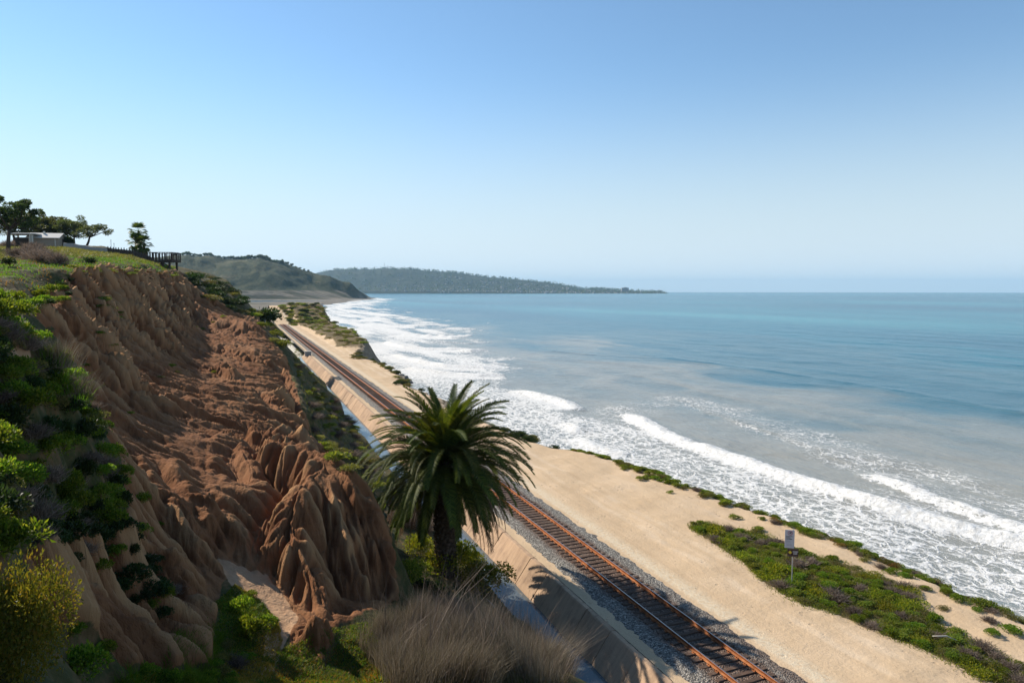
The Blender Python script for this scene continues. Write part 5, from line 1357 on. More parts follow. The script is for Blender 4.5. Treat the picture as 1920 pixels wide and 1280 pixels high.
# vegetated slope between the rock and the channel
SLOPE = [(548, 665), (560, 645), (585, 680), (620, 725), (650, 765), (685, 815), (700, 870), (700, 930), (640, 872), (590, 828), (578, 780), (565, 730)]
zone(SLOPE, 150, 5, [(4, 'olive_shrub', OLIVE, 1.0, 1.9, 'olive-green low shrub', 'olive shrubs on the channel bank', 'shrub', 0.75), (3, 'green_shrub', MIDY, 1.0, 1.8, 'fresh green low shrub', 'green shrubs on the channel bank', 'shrub', 0.7), (2, 'dry_shrub', DRYY, 1.1, 2.0, 'brown twiggy shrub', 'brown shrubs on the channel bank', 'shrub', 0.8)], mind=0.75, cuts=[(585, 'at the far end of the channel bank'), (625, 'half way along the channel bank'), (660, 'nearer along the channel bank'), (900, 'at the palm end of the channel bank')], row=(560, 680, 690, 880, 'low', 'high up', 'mid slope'))
scatter_blades('bank_grass', SLOPE, 26000, 38, G_OLIVE, 0.32, 0.03, 'olive grass on the bank above the channel', jl=0.5)
FARS = [(445, 588), (490, 585), (530, 600), (548, 640), (545, 660), (520, 655), (500, 625), (480, 605)]
zone(FARS, 60, 6, [(3, 'olive_shrub', OLIVE, 2.2, 3.8, 'hazy olive shrub on the far bank beside the track', 'olive shrubs on the far bank', 'shrub', 0.7), (2, 'green_shrub', MIDY, 2.0, 3.4, 'hazy green shrub on the far bank beside the track', 'green shrubs on the far bank', 'shrub', 0.7)], mind=1.3, cuts=[(490, 'at its left end'), (520, 'in its middle'), (800, 'nearest the rails')], row=(450, 590, 545, 640, 'low', 'high', ''))
for (u, v, s, lab) in [(503, 612, 8.0, 'round grey-green tree at the end of the eroded bluff'), (528, 622, 8.5, 'dark round tree leaning over the far track'), (543, 640, 7.0, 'dark tree nearest the far left rail'), (520, 600, 7.0, 'hazy dark tree behind the round grey-green one')]:
    p = surf(u, v)
    if p is not None: plant('round_tree', DARKY, p, s, lab, 'tree', None, 0.9)
zone([(345, 518), (380, 520), (410, 524), (440, 540), (462, 572), (440, 584), (400, 572), (372, 545)], 110, 66, [(2, 'hillside_shrub', DARKY, 2.4, 4.2, 'dark shrub', 'dark shrubs on the middle promontory', 'shrub', 0.6), (1, 'hillside_shrub', OLIVE, 2.2, 3.8, 'olive shrub', 'olive shrubs on the middle promontory', 'shrub', 0.6)], mind=1.6, cuts=[(385, 'at the left of the promontory behind the eroded bluff'), (425, 'on the middle promontory behind the eroded bluff'), (900, 'at the seaward tip of the middle promontory')], row=(350, 535, 450, 560, 'low', 'on its crest', ''))  # mostly dark leaves, so the promontory's shaded look is put into the colour
# bluff top
TOPG = [(-40, 480), (0, 490), (60, 480), (150, 480), (220, 480), (330, 500), (332, 514), (277, 518), (230, 514), (137, 512), (140, 530), (100, 545), (60, 560), (20, 555), (-40, 550)]
scatter_blades('clifftop_grass', TOPG, 60000, 39, G_GRASS, 0.26, 0.045, 'green turf on the bluff top', jl=0.5, thin=ice(921, 0.42))
scatter_blades('clifftop_iceplant', TOPG, 26000, 40, G_ICEO, 0.2, 0.05, 'orange-brown ice plant patches on the bluff top', jl=0.5, thin=lambda x, y: fbm(x * 0.7, y * 0.7, 3, 921) < 0.5)
scatter_blades('clifftop_back_grass', [(-40, 440), (60, 450), (130, 463), (220, 474), (300, 492), (300, 500), (220, 484), (60, 482), (-40, 492)], 40000, 41, G_OLIVE, 0.35, 0.07, 'olive turf behind the bluff rim', jl=0.5)
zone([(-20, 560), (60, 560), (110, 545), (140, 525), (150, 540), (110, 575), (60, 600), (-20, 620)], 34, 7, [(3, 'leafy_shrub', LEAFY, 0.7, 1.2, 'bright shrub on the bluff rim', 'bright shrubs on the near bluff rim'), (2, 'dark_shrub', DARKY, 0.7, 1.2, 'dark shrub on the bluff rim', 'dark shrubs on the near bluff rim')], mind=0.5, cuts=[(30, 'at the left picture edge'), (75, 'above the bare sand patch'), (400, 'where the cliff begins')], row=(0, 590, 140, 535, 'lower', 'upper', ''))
zone([(135, 510), (205, 506), (300, 515), (330, 512), (335, 522), (280, 528), (230, 522), (160, 524)], 46, 8, [(2, 'green_shrub', MIDY, 0.9, 1.6, 'green mat plant hanging over the bluff rim', 'green plants hanging over the bluff rim', 'plant', 0.5), (2, 'reddish_shrub', REDDY, 0.9, 1.5, 'orange-red mat plant hanging over the bluff rim', 'orange plants hanging over the bluff rim', 'plant', 0.5)], mind=0.8, cuts=[(180, 'at the near end'), (230, 'left of the rim notch'), (280, 'right of the rim notch'), (600, 'below the lookout deck')])
zone([(10, 455), (70, 470), (110, 495), (60, 490), (0, 480)], 22, 9, [(1, 'brown_shrub', DRYY, 2.2, 3.4, 'tall brown brush', 'brown brush below the gazebo', 'shrub', 0.9)], mind=0.9, cuts=[(35, 'below the left pine'), (65, 'below the gazebo post'), (400, 'below the beige hut')])
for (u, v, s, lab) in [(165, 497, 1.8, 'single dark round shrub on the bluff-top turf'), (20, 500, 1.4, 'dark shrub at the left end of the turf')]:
    p = surf(u, v)
    if p is not None: plant('dark_shrub', DARKY, p, s, lab)
# scattered plants on the rock face
zone([(175, 560), (200, 570), (235, 598), (225, 605), (190, 590)], 14, 10, [(1, 'ledge_plant', MIDY, 1.0, 1.7, 'green plant along a ledge high in the rock face', 'green plants on the high ledge', 'plant', 0.6)], mind=0.5)
for k, (u, v, s) in enumerate([(246, 778, 0.7), (320, 690, 0.8), (332, 700, 0.7), (405, 700, 0.8), (190, 628, 0.7), (365, 615, 0.9), (380, 618, 0.9), (210, 650, 0.7), (300, 708, 0.6), (420, 596, 1.0), (160, 690, 0.5), (400, 605, 0.8)]):
    p = surf(u, v)
    if p is not None: plant('rock_plant', [MIDY, LEAFY, OLIVE][k % 3], p, s, 'small isolated green plant rooted in the bare eroded rock', 'plant', 'isolated plants on bare rock', 0.7)
# ------------------------------------------------------------------ bench vegetation
STRIP = VEG_L + VEG_R
STRIP_CUTS = [(1380, 'at the tip of the planted strip'), (1450, 'well left of the sign'), (1480, 'just left of the sign'), (1520, 'just right of the sign'), (1590, 'a few steps right of the sign'), (1660, 'half way along the strip'), (1740, 'in the wider part of the strip'), (1820, 'by the bleached branch'), (3000, 'near the right picture edge')]
STRIP_ROW = (1320, 990, 1900, 1270, 'on the track side', 'on the sea side', 'in the middle row')
zone(STRIP, 520, 11, [(5, 'green_shrub', MIDY, 0.6, 1.15, 'mid-green shrub', 'green shrubs in the strip round the sign', 'shrub', 0.75), (4, 'leafy_shrub', LEAFY, 0.55, 1.0, 'bright leafy shrub', 'bright shrubs in the strip round the sign', 'shrub', 0.75),
     (1.6, 'dry_shrub', DRYY, 0.8, 1.4, 'grey twiggy shrub', 'grey shrubs in the strip round the sign', 'shrub', 0.8), (3, 'olive_shrub', OLIVE, 0.6, 1.15, 'olive low shrub', 'olive shrubs in the strip round the sign', 'shrub', 0.6), (2, 'ground_mat', MATY, 1.0, 1.8, 'vivid green mat plant', 'mat plants in the strip round the sign', 'plant')], 'bench', 0.44, STRIP_CUTS, STRIP_ROW)
for (u, v, s, lab) in [(1340, 1003, 2.0, 'vivid green mat at the tip of the planted strip'), (1460, 1078, 2.0, 'vivid green mat left of the sign post'), (1530, 1118, 1.6, 'vivid green mat below the sign post'), (1365, 1020, 1.5, 'second vivid green mat behind the strip tip')]:
    q = onz(u, v, -0.45); plant('ground_mat', MATY, (q[0], q[1], float(benchz(q[0], q[1]))), s, lab, 'plant', None, 1.4)
# along the cliff edge
er_ = random.Random(5)
for k in range(310):
    s_ = er_.uniform(24, 72) if k < 250 else er_.uniform(52, 71); te = float(np.interp(s_, sB, TE)); width = 3.0 if s_ < 60 else 3.2 * max(0.15, (74 - s_) / 14)
    tt = te - 0.1 - abs(er_.gauss(0, 0.45)) * width
    if float(vnoise(np.array(s_ * 0.3), np.array(2.2), 77)) < 0.18: continue
    x, y = xy(s_, tt); z = float(benchz(x, y))
    c_ = er_.random(); uu_, vv_ = project(np.array(x), np.array(y), np.array(z)); wh = 'on the cliff edge ' + ('left of the strip tip' if uu_ < 1290 else 'above the strip tip' if uu_ < 1400 else 'behind the sign' if uu_ < 1540 else 'right of the sign' if uu_ < 1680 else 'towards the right picture edge' if uu_ < 1800 else 'at the right picture edge') + (', on the brink' if te - tt < 0.7 else ', set back')
    if c_ < 0.42: plant('green_shrub', MIDY, (x, y, z), er_.uniform(0.7, 1.25), 'green mounded shrub ' + wh, 'shrub', 'green shrubs along the cliff edge', 0.75)
    elif c_ < 0.62: plant('leafy_shrub', LEAFY, (x, y, z), er_.uniform(0.6, 1.1), 'bright leafy shrub ' + wh, 'shrub', 'bright shrubs along the cliff edge', 0.75)
    elif c_ < 0.82: plant('olive_shrub', OLIVE, (x, y, z), er_.uniform(0.7, 1.2), 'yellowish olive shrub ' + wh, 'shrub', 'olive shrubs along the cliff edge', 0.7)
    elif c_ < 0.92: plant('reddish_shrub', REDDY, (x, y, z), er_.uniform(0.6, 1.0), 'reddish low shrub ' + wh, 'shrub', 'reddish shrubs along the cliff edge', 0.7)
    else: plant('dry_shrub', DRYY, (x, y, z), er_.uniform(0.6, 1.0), 'dry brown shrub ' + wh, 'shrub', 'dry shrubs along the cliff edge', 0.7)
for k in range(70):      # the clumps on the rim beyond the palm
    c0 = er_.choice([(77, 1.2), (82, 1.5), (120, 2.2), (126, 2.5), (131, 2.2), (146, 1.8), (152, 2.2), (160, 2.0), (172, 3), (180, 3.2), (190, 3.5)])
    s_ = c0[0] + er_.gauss(0, 2.2); te = float(np.interp(s_, sB, TE)); tt = te + 0.5 - abs(er_.gauss(0, 0.6)) * c0[1]
    x, y = xy(s_, tt); plant('rim_shrub', OLIVE if k % 3 else DARKY, (x, y, float(benchz(x, y))), er_.uniform(1.2, 2.0), ('dark olive' if k % 3 else 'dark green') + ' shrub on the cliff rim ' + ('just beyond the palm' if c0[0] < 90 else 'at the first dark outcrop past the palm' if c0[0] < 140 else 'at the second dark outcrop past the palm' if c0[0] < 165 else 'on the outcrop before the promontory'), 'shrub', 'shrubs on the rim beyond the palm', 0.8)
for k in range(120):
    s_ = er_.uniform(205, 380); te = float(np.interp(s_, sB, TE)); tt = er_.uniform(7.5, te)
    x, y = xy(s_, tt); plant('dune_shrub', OLIVE if k % 2 else MIDY, (x, y, float(benchz(x, y))), er_.uniform(1.8, 3.2), ('olive' if k % 2 else 'green') + ' shrub on the far hummocks ' + ('before the promontory' if s_ < 240 else 'on the promontory' if s_ < 290 else 'past the promontory' if s_ < 335 else 'where the track ends') + (', near the sand path' if tt < 13 else ', near the brink'), 'shrub', 'shrubs on the far hummocks', 0.5)
# ------------------------------------------------------------------ strip ground cover (bench)
def bench_blades(name, poly_xy, n, seed, mat, h, w, label, thin=None):
    r = np.random.default_rng(seed); lo, hi = poly_xy.min(0), poly_xy.max(0)
    xs = r.uniform(lo[0], hi[0], n * 6); ys = r.uniform(lo[1], hi[1], n * 6)
    m = in_poly(xs + r.normal(0, 0.25, n * 6), ys + r.normal(0, 0.25, n * 6), poly_xy)
    if thin is not None: m &= thin(xs, ys)
    xs, ys = xs[m][:n], ys[m][:n]; k = len(xs)
    b = np.stack([xs, ys, benchz(xs, ys) - 0.02], 1)
    v, f = blade_verts(b, h * r.uniform(0.5, 1.2, k), w * r.uniform(0.7, 1.3, k), r.normal(0, 0.5, (k, 2)), r, 0.6)
    o = obj(name, mesh_np(name, v, f, smooth=False), mat); o['kind'] = 'stuff'; o['label'] = label; o['category'] = 'ground cover'
bench_blades('strip_groundcover', VEG_POLY, 42000, 61, G_MID, 0.16, 0.03, 'low green growth between the shrubs round the sign', thin=ice(931, 0.42))
bench_blades('strip_dry_growth', VEG_POLY, 16000, 62, G_OLIVE, 0.18, 0.02, 'olive dry growth between the shrubs round the sign', thin=lambda x, y: fbm(x * 0.7, y * 0.7, 3, 931) < 0.5)
# fallen pale branch and litter in the strip
M_BLEACH = plain('bleached_wood', (0.5, 0.46, 0.4), 0.8, 0.2, 10)
q = onz(1770, 1205, -0.4); z_ = float(benchz(q[0], q[1]))
lg = MB().tube([(q[0] - 0.5, q[1] + 0.1, z_ + 0.36), (q[0] - 0.15, q[1], z_ + 0.41), (q[0] + 0.15, q[1] + 0.08, z_ + 0.38), (q[0] + 0.5, q[1] - 0.15, z_ + 0.28)], [0.02, 0.028, 0.03, 0.012], 8).build('bleached_branch', M_BLEACH, smooth=True)
tag(lg, 'bleached fallen branch lying in the shrubs near the right edge', 'branch')
# boulders at the foot of the far promontory
M_RIP = plain('grey_boulder', (0.15, 0.14, 0.125), 0.95, 0.35, 1.5, bump=0.1)
def rock_mesh(k):
    r = np.random.default_rng(k); bm_v = []; n = 9; m_ = 6; fs = []
    for i in range(m_ + 1):
        for j in range(n):
            th = math.pi * i / m_; ph = 2 * math.pi * j / n
            d = np.array([math.sin(th) * math.cos(ph), math.sin(th) * math.sin(ph), math.cos(th) * 0.75])
            bm_v.append(d * (0.75 + 0.4 * float(vnoise(np.array(d[0] * 1.7 + k * 3.1), np.array(d[1] * 1.7 + d[2] * 2), 44))))
    for i in range(m_):
        for j in range(n): fs.append((i*n+j, (i+1)*n+j, (i+1)*n+(j+1) % n, i*n+(j+1) % n))
    return mesh_np('boulder', np.array(bm_v), np.array(fs), smooth=False)
RK = [rock_mesh(k) for k in range(3)]
for m in RK: m.materials.append(M_RIP)
rk = random.Random(9)
for k in range(46):
    s_ = rk.uniform(214, 250); te = float(np.interp(s_, sB, TE)) + float(np.interp(s_, sB, _fw_)); x, y = xy(s_, te + rk.uniform(-1.0, 5.5))
    o = obj('boulder', rk.choice(RK), None, None, (x, y, SEA + rk.uniform(-0.4, 0.5)), (rk.uniform(0, 3), rk.uniform(0, 3), rk.uniform(0, 6)), rk.uniform(0.6, 1.5))
    tag(o, 'grey boulder in the surf at the foot of the far promontory', 'boulder', 'boulders at the promontory foot')

# thicket where the track leaves the straight
tk = random.Random(31)
for k in range(110):
    s_ = tk.uniform(338, 432); tt = tk.uniform(4.5, 25) if tk.random() < 0.75 else tk.uniform(3.6, 8); x, y = xy(s_, tt)
    plant('thicket_shrub', [DARKY, OLIVE, MIDY][k % 3], (x, y, float(benchz(x, y))), tk.uniform(3.0, 5.5), ['dark green', 'olive', 'mid-green'][k % 3] + ' hazy shrub in the thicket where the track leaves sight, ' + ('left part' if tt < 10 else 'middle part' if tt < 17 else 'seaward part'), 'shrub', 'shrubs in the far thicket', 0.55)
# ------------------------------------------------------------------ trees
M_BARK = plain('tree_bark', (0.075, 0.055, 0.042), 0.95, 0.35, 4, bump=0.03)
G_PINE = leafmat('pine_needles', [(0.03, 0.048, 0.022), (0.05, 0.075, 0.03), (0.08, 0.10, 0.045)], 0.42)
G_OAKY = leafmat('broad_tree_leaf', [(0.05, 0.065, 0.03), (0.08, 0.095, 0.042), (0.125, 0.125, 0.06)], 0.45)
def tree_parts(seed, H, R, crown_h, n_leaf, leaf, limbs, lean=(0, 0), open_=0.0, trunk_r=0.2, flat=1.0):
    r = np.random.default_rng(seed); tb = MB(); tips = []
    base = np.array([0, 0, -0.3]); fork = np.array([lean[0] * 0.5, lean[1] * 0.5, H * (1 - crown_h) * 0.8])
    tb.tube([tuple(base), tuple(base * 0.4 + fork * 0.6 + r.normal(0, .1, 3)), tuple(fork)], [trunk_r * 1.25, trunk_r, trunk_r * 0.85], 8)
    for i in range(limbs):
        a = 2 * math.pi * i / limbs + r.uniform(-.4, .4); rr_ = R * (0.35 + 0.55 * r.uniform(0, 1))
        tip = np.array([lean[0] + rr_ * math.cos(a), lean[1] + rr_ * math.sin(a), H * (1 - crown_h * r.uniform(0.25, 0.75))])
        mid = fork * 0.45 + tip * 0.55 + np.array([0, 0, -0.12 * H * r.uniform(0, 1)]) + r.normal(0, 0.05 * R, 3)
        tb.tube([tuple(fork), tuple(mid), tuple(tip)], [trunk_r * 0.6, trunk_r * 0.32, trunk_r * 0.1], 6); tips.append(tip)
        for j in range(3):
            t2 = mid * 0.4 + tip * 0.6 + r.normal(0, R * 0.22, 3); t2[2] = max(t2[2], H * (1 - crown_h)); tb.tube([tuple(mid), tuple(t2)], [trunk_r * 0.22, trunk_r * 0.06], 5); tips.append(t2)
    tips = np.array(tips); k = r.integers(0, len(tips), n_leaf)
    d = r.normal(0, 1, (n_leaf, 3)); d /= np.linalg.norm(d, axis=1, keepdims=True)
    cl = R * (0.26 - 0.1 * open_) * r.uniform(0.5, 1.0, len(tips))
    p = tips[k] + d * (cl[k] * r.uniform(0.3, 1, n_leaf) ** 0.5)[:, None] * np.array([1.15, 1.15, 0.62 * flat])
    v, f = leaf_cloud(p, d, leaf, leaf * 0.5, r, 0.25, 0.7)
    return tb.mesh('trunk', True), mesh_np('crown', v, f, smooth=False)
def tree(name, parts, loc, label, group=None, mat=None, rz=0.0, sc=1.0, cat='tree'):
    e = empty(name, tuple(float(c) for c in loc), rz, sc); tag(e, label, cat, group)
    obj('trunk', parts[0], M_BARK, e); obj('crown', parts[1], mat or G_PINE, e); return e
def top(u, v, Y):
    p = atY(u, v, Y); return p
def gz(u, Y):
    x = (u - 960) / FPX * Y; return np.array([x, Y, float(hz(x, Y))])
# leaning pine at the left edge, nearer than the houses
tp = tree_parts(301, 8.5, 3.3, 0.55, 6500, 0.34, 8, (0.6, 0), 0.1, 0.24)
g = gz(22, 98); tree('pine_tree', tp, g, 'dark leaning pine at the left edge in front of the gazebo', sc=1.0)
tp = tree_parts(302, 9.5, 3.0, 0.6, 5200, 0.34, 8, (-0.8, 0), 0.2, 0.24)
g = gz(-6, 104); tree('pine_tree', tp, g, 'tall dark pine cut by the left picture edge')
hedge = [tree_parts(310 + i, 7.0, 4.2, 0.66, 7000, 0.36, 11, (0, 0), 0.0, 0.2, 0.8) for i in range(2)]
for i, (u, Y, s, lab) in enumerate([(34, 172, 1.22, 'umbrella tree rising highest behind the gazebo roof'), (66, 168, 1.08, 'flat-topped tree right behind the gazebo post'), (92, 170, 1.06, 'flat-topped tree behind the beige hut roof'), (118, 168, 1.0, 'flat-topped tree behind the right end of the hut'), (146, 166, 0.95, 'flat-topped tree above the dark hedge block')]):
    tree('umbrella_tree', hedge[i % 2], gz(u, Y), lab, None, G_OAKY, i * 1.3, s)
tp = tree_parts(320, 6.0, 4.0, 0.5, 2600, 0.34, 7, (2.2, 0), 0.5, 0.24)
tree('open_branched_tree', tp, gz(166, 160), 'open-branched tree leaning seaward, last before the fence', None, G_OAKY, 0.0, 0.98)
# ------------------------------------------------------------------ buildings on the bluff
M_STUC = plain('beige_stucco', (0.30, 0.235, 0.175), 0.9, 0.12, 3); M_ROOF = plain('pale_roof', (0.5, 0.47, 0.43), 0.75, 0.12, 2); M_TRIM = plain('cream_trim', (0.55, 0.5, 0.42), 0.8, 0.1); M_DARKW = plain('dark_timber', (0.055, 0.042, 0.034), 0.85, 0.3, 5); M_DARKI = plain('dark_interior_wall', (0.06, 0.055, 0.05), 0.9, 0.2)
g = gz(96, 140); hut = empty('beige_hut', (g[0], g[1], g[2] - 0.2), 0.22); tag(hut, 'small beige hut with pale gabled roof on the bluff top', 'hut')
W_, D_, Hh = 5.4, 3.6, 2.0
MB().box((0, 0, Hh / 2), (W_, D_, Hh)).poly([(W_/2, -D_/2, Hh), (W_/2, D_/2, Hh), (W_/2, 0, Hh + 0.85), (-W_/2, -D_/2, Hh), (-W_/2, D_/2, Hh), (-W_/2, 0, Hh + 0.85)], [(0, 1, 2), (3, 5, 4), (0, 2, 5, 3), (1, 4, 5, 2)]).build('wall', M_STUC, hut)
rf = MB()
for sg in (-1, 1): rf.poly([(-W_/2 - .35, sg * (D_/2 + .4), Hh - 0.12), (W_/2 + .35, sg * (D_/2 + .4), Hh - 0.12), (W_/2 + .35, 0, Hh + 0.95), (-W_/2 - .35, 0, Hh + 0.95), (-W_/2 - .35, sg * (D_/2 + .4), Hh - 0.02), (W_/2 + .35, sg * (D_/2 + .4), Hh - 0.02), (W_/2 + .35, 0, Hh + 1.06), (-W_/2 - .35, 0, Hh + 1.06)], [(0, 1, 2, 3), (4, 5, 6, 7), (0, 1, 5, 4), (0, 3, 7, 4), (1, 2, 6, 5), (3, 2, 6, 7)])
roof_o = rf.build('roof', M_ROOF, hut)
MB().box((-0.4, -0.3, Hh + 1.1), (0.3, 0.3, 0.5)).build('vent', M_TRIM, roof_o)
MB().box((W_/2 - 0.6, -D_/2 - 0.03, Hh/2 - 0.05), (0.16, 0.05, Hh - 0.1)).build('corner_trim', M_TRIM, hut)
MB().box((W_/2 + 0.03, 0.3, 0.95), (0.05, 0.9, 1.9)).build('door', M_DARKW, hut)
g = gz(56, 138); gaz = empty('gazebo', (g[0], g[1], g[2] - 0.1), 0.15); tag(gaz, 'open shelter with flat pale roof left of the beige hut', 'gazebo')
MB().box((0, 0, 2.75), (5.2, 4.0, 0.16)).box((0, 0, 2.88), (4.4, 3.2, 0.12), taper=0.7).build('roof', M_ROOF, gaz)
for (x, y) in ((-2.2, -1.6), (2.0, -1.6), (1.6, -1.6), (2.0, 1.6), (-2.2, 1.6)): MB().box((x, y, 1.2), (0.24, 0.24, 2.98)).build('post', M_TRIM, gaz)
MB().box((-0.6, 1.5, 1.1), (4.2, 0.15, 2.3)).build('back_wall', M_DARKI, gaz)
g = gz(134, 142); hb = shrub_mesh('foliage', 333, 3600, 0.5, 0.9, 0.10, 0.06, 20, 0.1, 0.8, mats=(G_DARK,)); hg = obj('clipped_hedge', hb, None, None, (g[0], g[1], g[2] - 0.1), (0, 0, 0.2), (2.5, 2.0, 3.0)); tag(hg, 'dark clipped hedge block right of the beige hut', 'hedge')
# low retaining wall and fence along the rim path
g0 = gz(126, 136); g1 = gz(208, 128); g2 = gz(292, 118)
wl = empty('garden_wall', tuple(g0)); tag(wl, 'low grey wall running from the hut towards the poles', 'wall')
N_ = 12
for i in range(N_):
    a = g0 + (g1 - g0) * i / N_; b_ = g0 + (g1 - g0) * (i + 1) / N_ - (g1 - g0) * 0.004
    za = float(hz(a[0], a[1])); zb = float(hz(b_[0], b_[1]))
    MB().bar(tuple(np.array([a[0], a[1], za + 0.35]) - g0), tuple(np.array([b_[0], b_[1], zb + 0.35]) - g0), 0.25, 1.3).build('wall_segment', M_GREYC, wl)
fe = empty('rim_fence', tuple(g1)); tag(fe, 'dark timber fence leading down to the lookout deck', 'fence')
N_ = 16
for i in range(N_):
    a = g1 + (g2 - g1) * i / N_; b_ = g1 + (g2 - g1) * (i + 1) / N_
    za = float(hz(a[0], a[1])); zb = float(hz(b_[0], b_[1])); A_ = np.array([a[0], a[1], za]) - g1; B_ = np.array([b_[0], b_[1], zb]) - g1
    MB().box((A_[0], A_[1], A_[2] + 0.5), (0.12, 0.12, 1.6)).build('post', M_DARKW, fe)
    for k in range(5):
        f = (k + 0.5) / 5; c_ = A_ + (B_ - A_) * f; MB().box((c_[0], c_[1], c_[2] + 0.55), (abs(B_[0] - A_[0]) / 5 * 0.92, 0.03, 0.95), math.atan2(B_[1] - A_[1], B_[0] - A_[0])).build('board', M_DARKW, fe)
for u, vt, lab in ((214, 451, 'taller of two thin pale poles by the garden wall'), (219.5, 457, 'shorter of two thin pale poles by the garden wall')):
    g = gz(u, 128); zt = atY(u, vt, 128)[2]; po = MB().tube([(0, 0, -0.2), (0, 0, zt - g[2])], [0.06, 0.035], 8).build('thin_pole', plain('pale_pole', (0.5, 0.48, 0.46), 0.6)); po.location = tuple(g); tag(po, lab, 'pole')
    MB().box((0, 0, zt - g[2] + 0.05), (0.16, 0.16, 0.1)).build('cap', M_TRIM, po)
# lookout deck
dY = 112.0; dl = atY(290, 489, dY); dr_ = atY(331, 489, dY); g = gz(311, dY)
dk = empty('lookout_deck', ((dl[0] + dr_[0]) / 2, dY, dl[2]), 0.0); tag(dk, 'small timber lookout deck on legs at the bluff edge', 'lookout')
W_ = dr_[0] - dl[0]; D_ = 3.0
fl = MB().box((0, 0, -0.12), (W_, D_, 0.24)).build('platform', M_DARKW, dk)
for i in range(14): MB().box((-W_/2 + (i + 0.5) * W_/14, 0, 0.02), (W_/14 * 0.92, D_, 0.04)).build('plank', M_DARKW, fl)
for sx__ in (-1, 1):
    for yy in (-D_/2 + .3, D_/2 - .3): MB().box((sx__ * W_ * 0.34, yy, -1.2), (0.26, 0.26, 2.0)).build('leg', M_DARKW, dk)
MB().box((0.15, -D_/2 + .3, -1.4), (0.26, 0.26, 2.4)).build('leg', M_DARKW, dk)
for x0, x1 in ((-W_ * .34, 0.15), (W_ * .34, 0.15)): MB().bar((x0, -D_/2 + .3, -1.0), (x1, -D_/2 + .3, -0.3), 0.12).build('brace', M_DARKW, dk)
for nm, c_, d_ in (('top_rail', (0, -D_/2, 1.28), (W_, 0.1, 0.1)), ('top_rail', (0, D_/2, 1.28), (W_, 0.1, 0.1)), ('top_rail', (-W_/2, 0, 1.285), (0.1, D_, 0.1)), ('top_rail', (W_/2, 0, 1.285), (0.1, D_, 0.1)), ('bottom_rail', (0, -D_/2, 0.18), (W_, 0.07, 0.1)), ('bottom_rail', (0, D_/2, 0.18), (W_, 0.07, 0.1))):
    MB().box(c_, d_).build(nm, M_DARKW, dk)
for yy in (-D_/2, D_/2):
    for x, w_b in ((-.48, .2), (-.36, .22), (-.22, .1), (-.18, .06), (-.05, .05), (0.08, .08), (0.17, .1), (.26, .05), (.3, .06), (.39, .08), (.47, .2)):
        MB().box((x * W_, yy + 0.001, 0.62), (w_b, 0.08, 1.26)).build('baluster', M_DARKW, dk)
for xx in (-W_/2, W_/2):
    for k in range(6): MB().box((xx, -D_/2 + (k + .5) * D_/6, 0.62), (0.08, 0.12, 1.26)).build('baluster', M_DARKW, dk)
# fan palms behind the fence
def fan_leaf(seed, droop):
    r = random.Random(seed); vs = []; fs = []
    st_ = Vector((0, 0, 0)); en = Vector((0.75, 0, 0.25 - droop * 0.5))
    vs += [(0, -.02, 0), (0, .02, 0), (en.x, .015, en.z), (en.x, -.015, en.z)]; fs.append((0, 1, 2, 3))
    for k in range(17):
        a = math.radians(-85 + 170 * k / 16); L = 0.85 * r.uniform(.85, 1.05)
        d = Vector((math.cos(a), math.sin(a), -droop * 0.6 + 0.1)); tip = en + d * L; tip.z -= 0.28 * L * (0.6 + droop); mid = en + d * L * 0.55; sd = Vector((-math.sin(a), math.cos(a), 0)) * 0.045
        b = len(vs); vs += [tuple(en), tuple(mid + sd), tuple(tip), tuple(mid - sd)]; fs.append((b, b + 1, b + 2, b + 3))
    me = bpy.data.meshes.new('fan_frond'); me.from_pydata([tuple(v) for v in vs], [], fs); me.update(); return me
FANS = [fan_leaf(1, 0.0), fan_leaf(2, 0.45), fan_leaf(3, 1.0)]; FANSD = [fan_leaf(4, 1.6)]
G_FAN = leafmat('fan_palm_leaf', [(0.04, 0.065, 0.018), (0.07, 0.10, 0.025), (0.11, 0.14, 0.035)], 0.35)
for m in FANS: m.materials.append(G_FAN)
M_FANDRY = leafmat('fan_palm_dry_leaf', [(0.14, 0.10, 0.06), (0.22, 0.155, 0.095), (0.30, 0.22, 0.14)], 0.35, 0.7, (1.2, 1.1, 0.9))
for m in FANSD: m.materials.append(M_FANDRY)
for (u, vt, Y, lab, n) in ((266, 427, 126, 'tallest of the cluster of three fan palms by the deck', 34), (261, 445, 125, 'left shorter fan palm in the cluster by the deck', 26), (275, 449, 124, 'right shorter fan palm in the cluster by the deck', 26)):
    g = gz(u, Y); hgt = atY(u, vt, Y)[2] - g[2] - 0.6; fpm = empty('fan_palm', tuple(g)); tag(fpm, lab, 'palm tree', 'fan palms by the deck')
    MB().tube([(0, 0, -0.3), (0, 0, hgt * 0.5), (0.05, 0, hgt)], [0.3, 0.24, 0.2], 10).build('trunk', M_TRUNK, fpm, True)
    for k in range(n):
        f = k / n; az = k * 2.39996; i = 0 if f < 0.35 else (1 if f < 0.7 else 2)
        obj('fan_frond', FANS[i], None, fpm, (0.1 * math.cos(az), 0.1 * math.sin(az), hgt - 0.3 * f), (0, math.radians(-60 + 105 * f), az), random.uniform(1.0, 1.25))
    for k in range(80):
        az = k * 2.39996; z_ = hgt - 0.5 - (hgt - 0.9) * (k / 80); obj('dead_fan_frond', FANSD[0], None, fpm, (0.24 * math.cos(az), 0.24 * math.sin(az), z_), (0, 0.9, az), random.uniform(.75, 1.0))
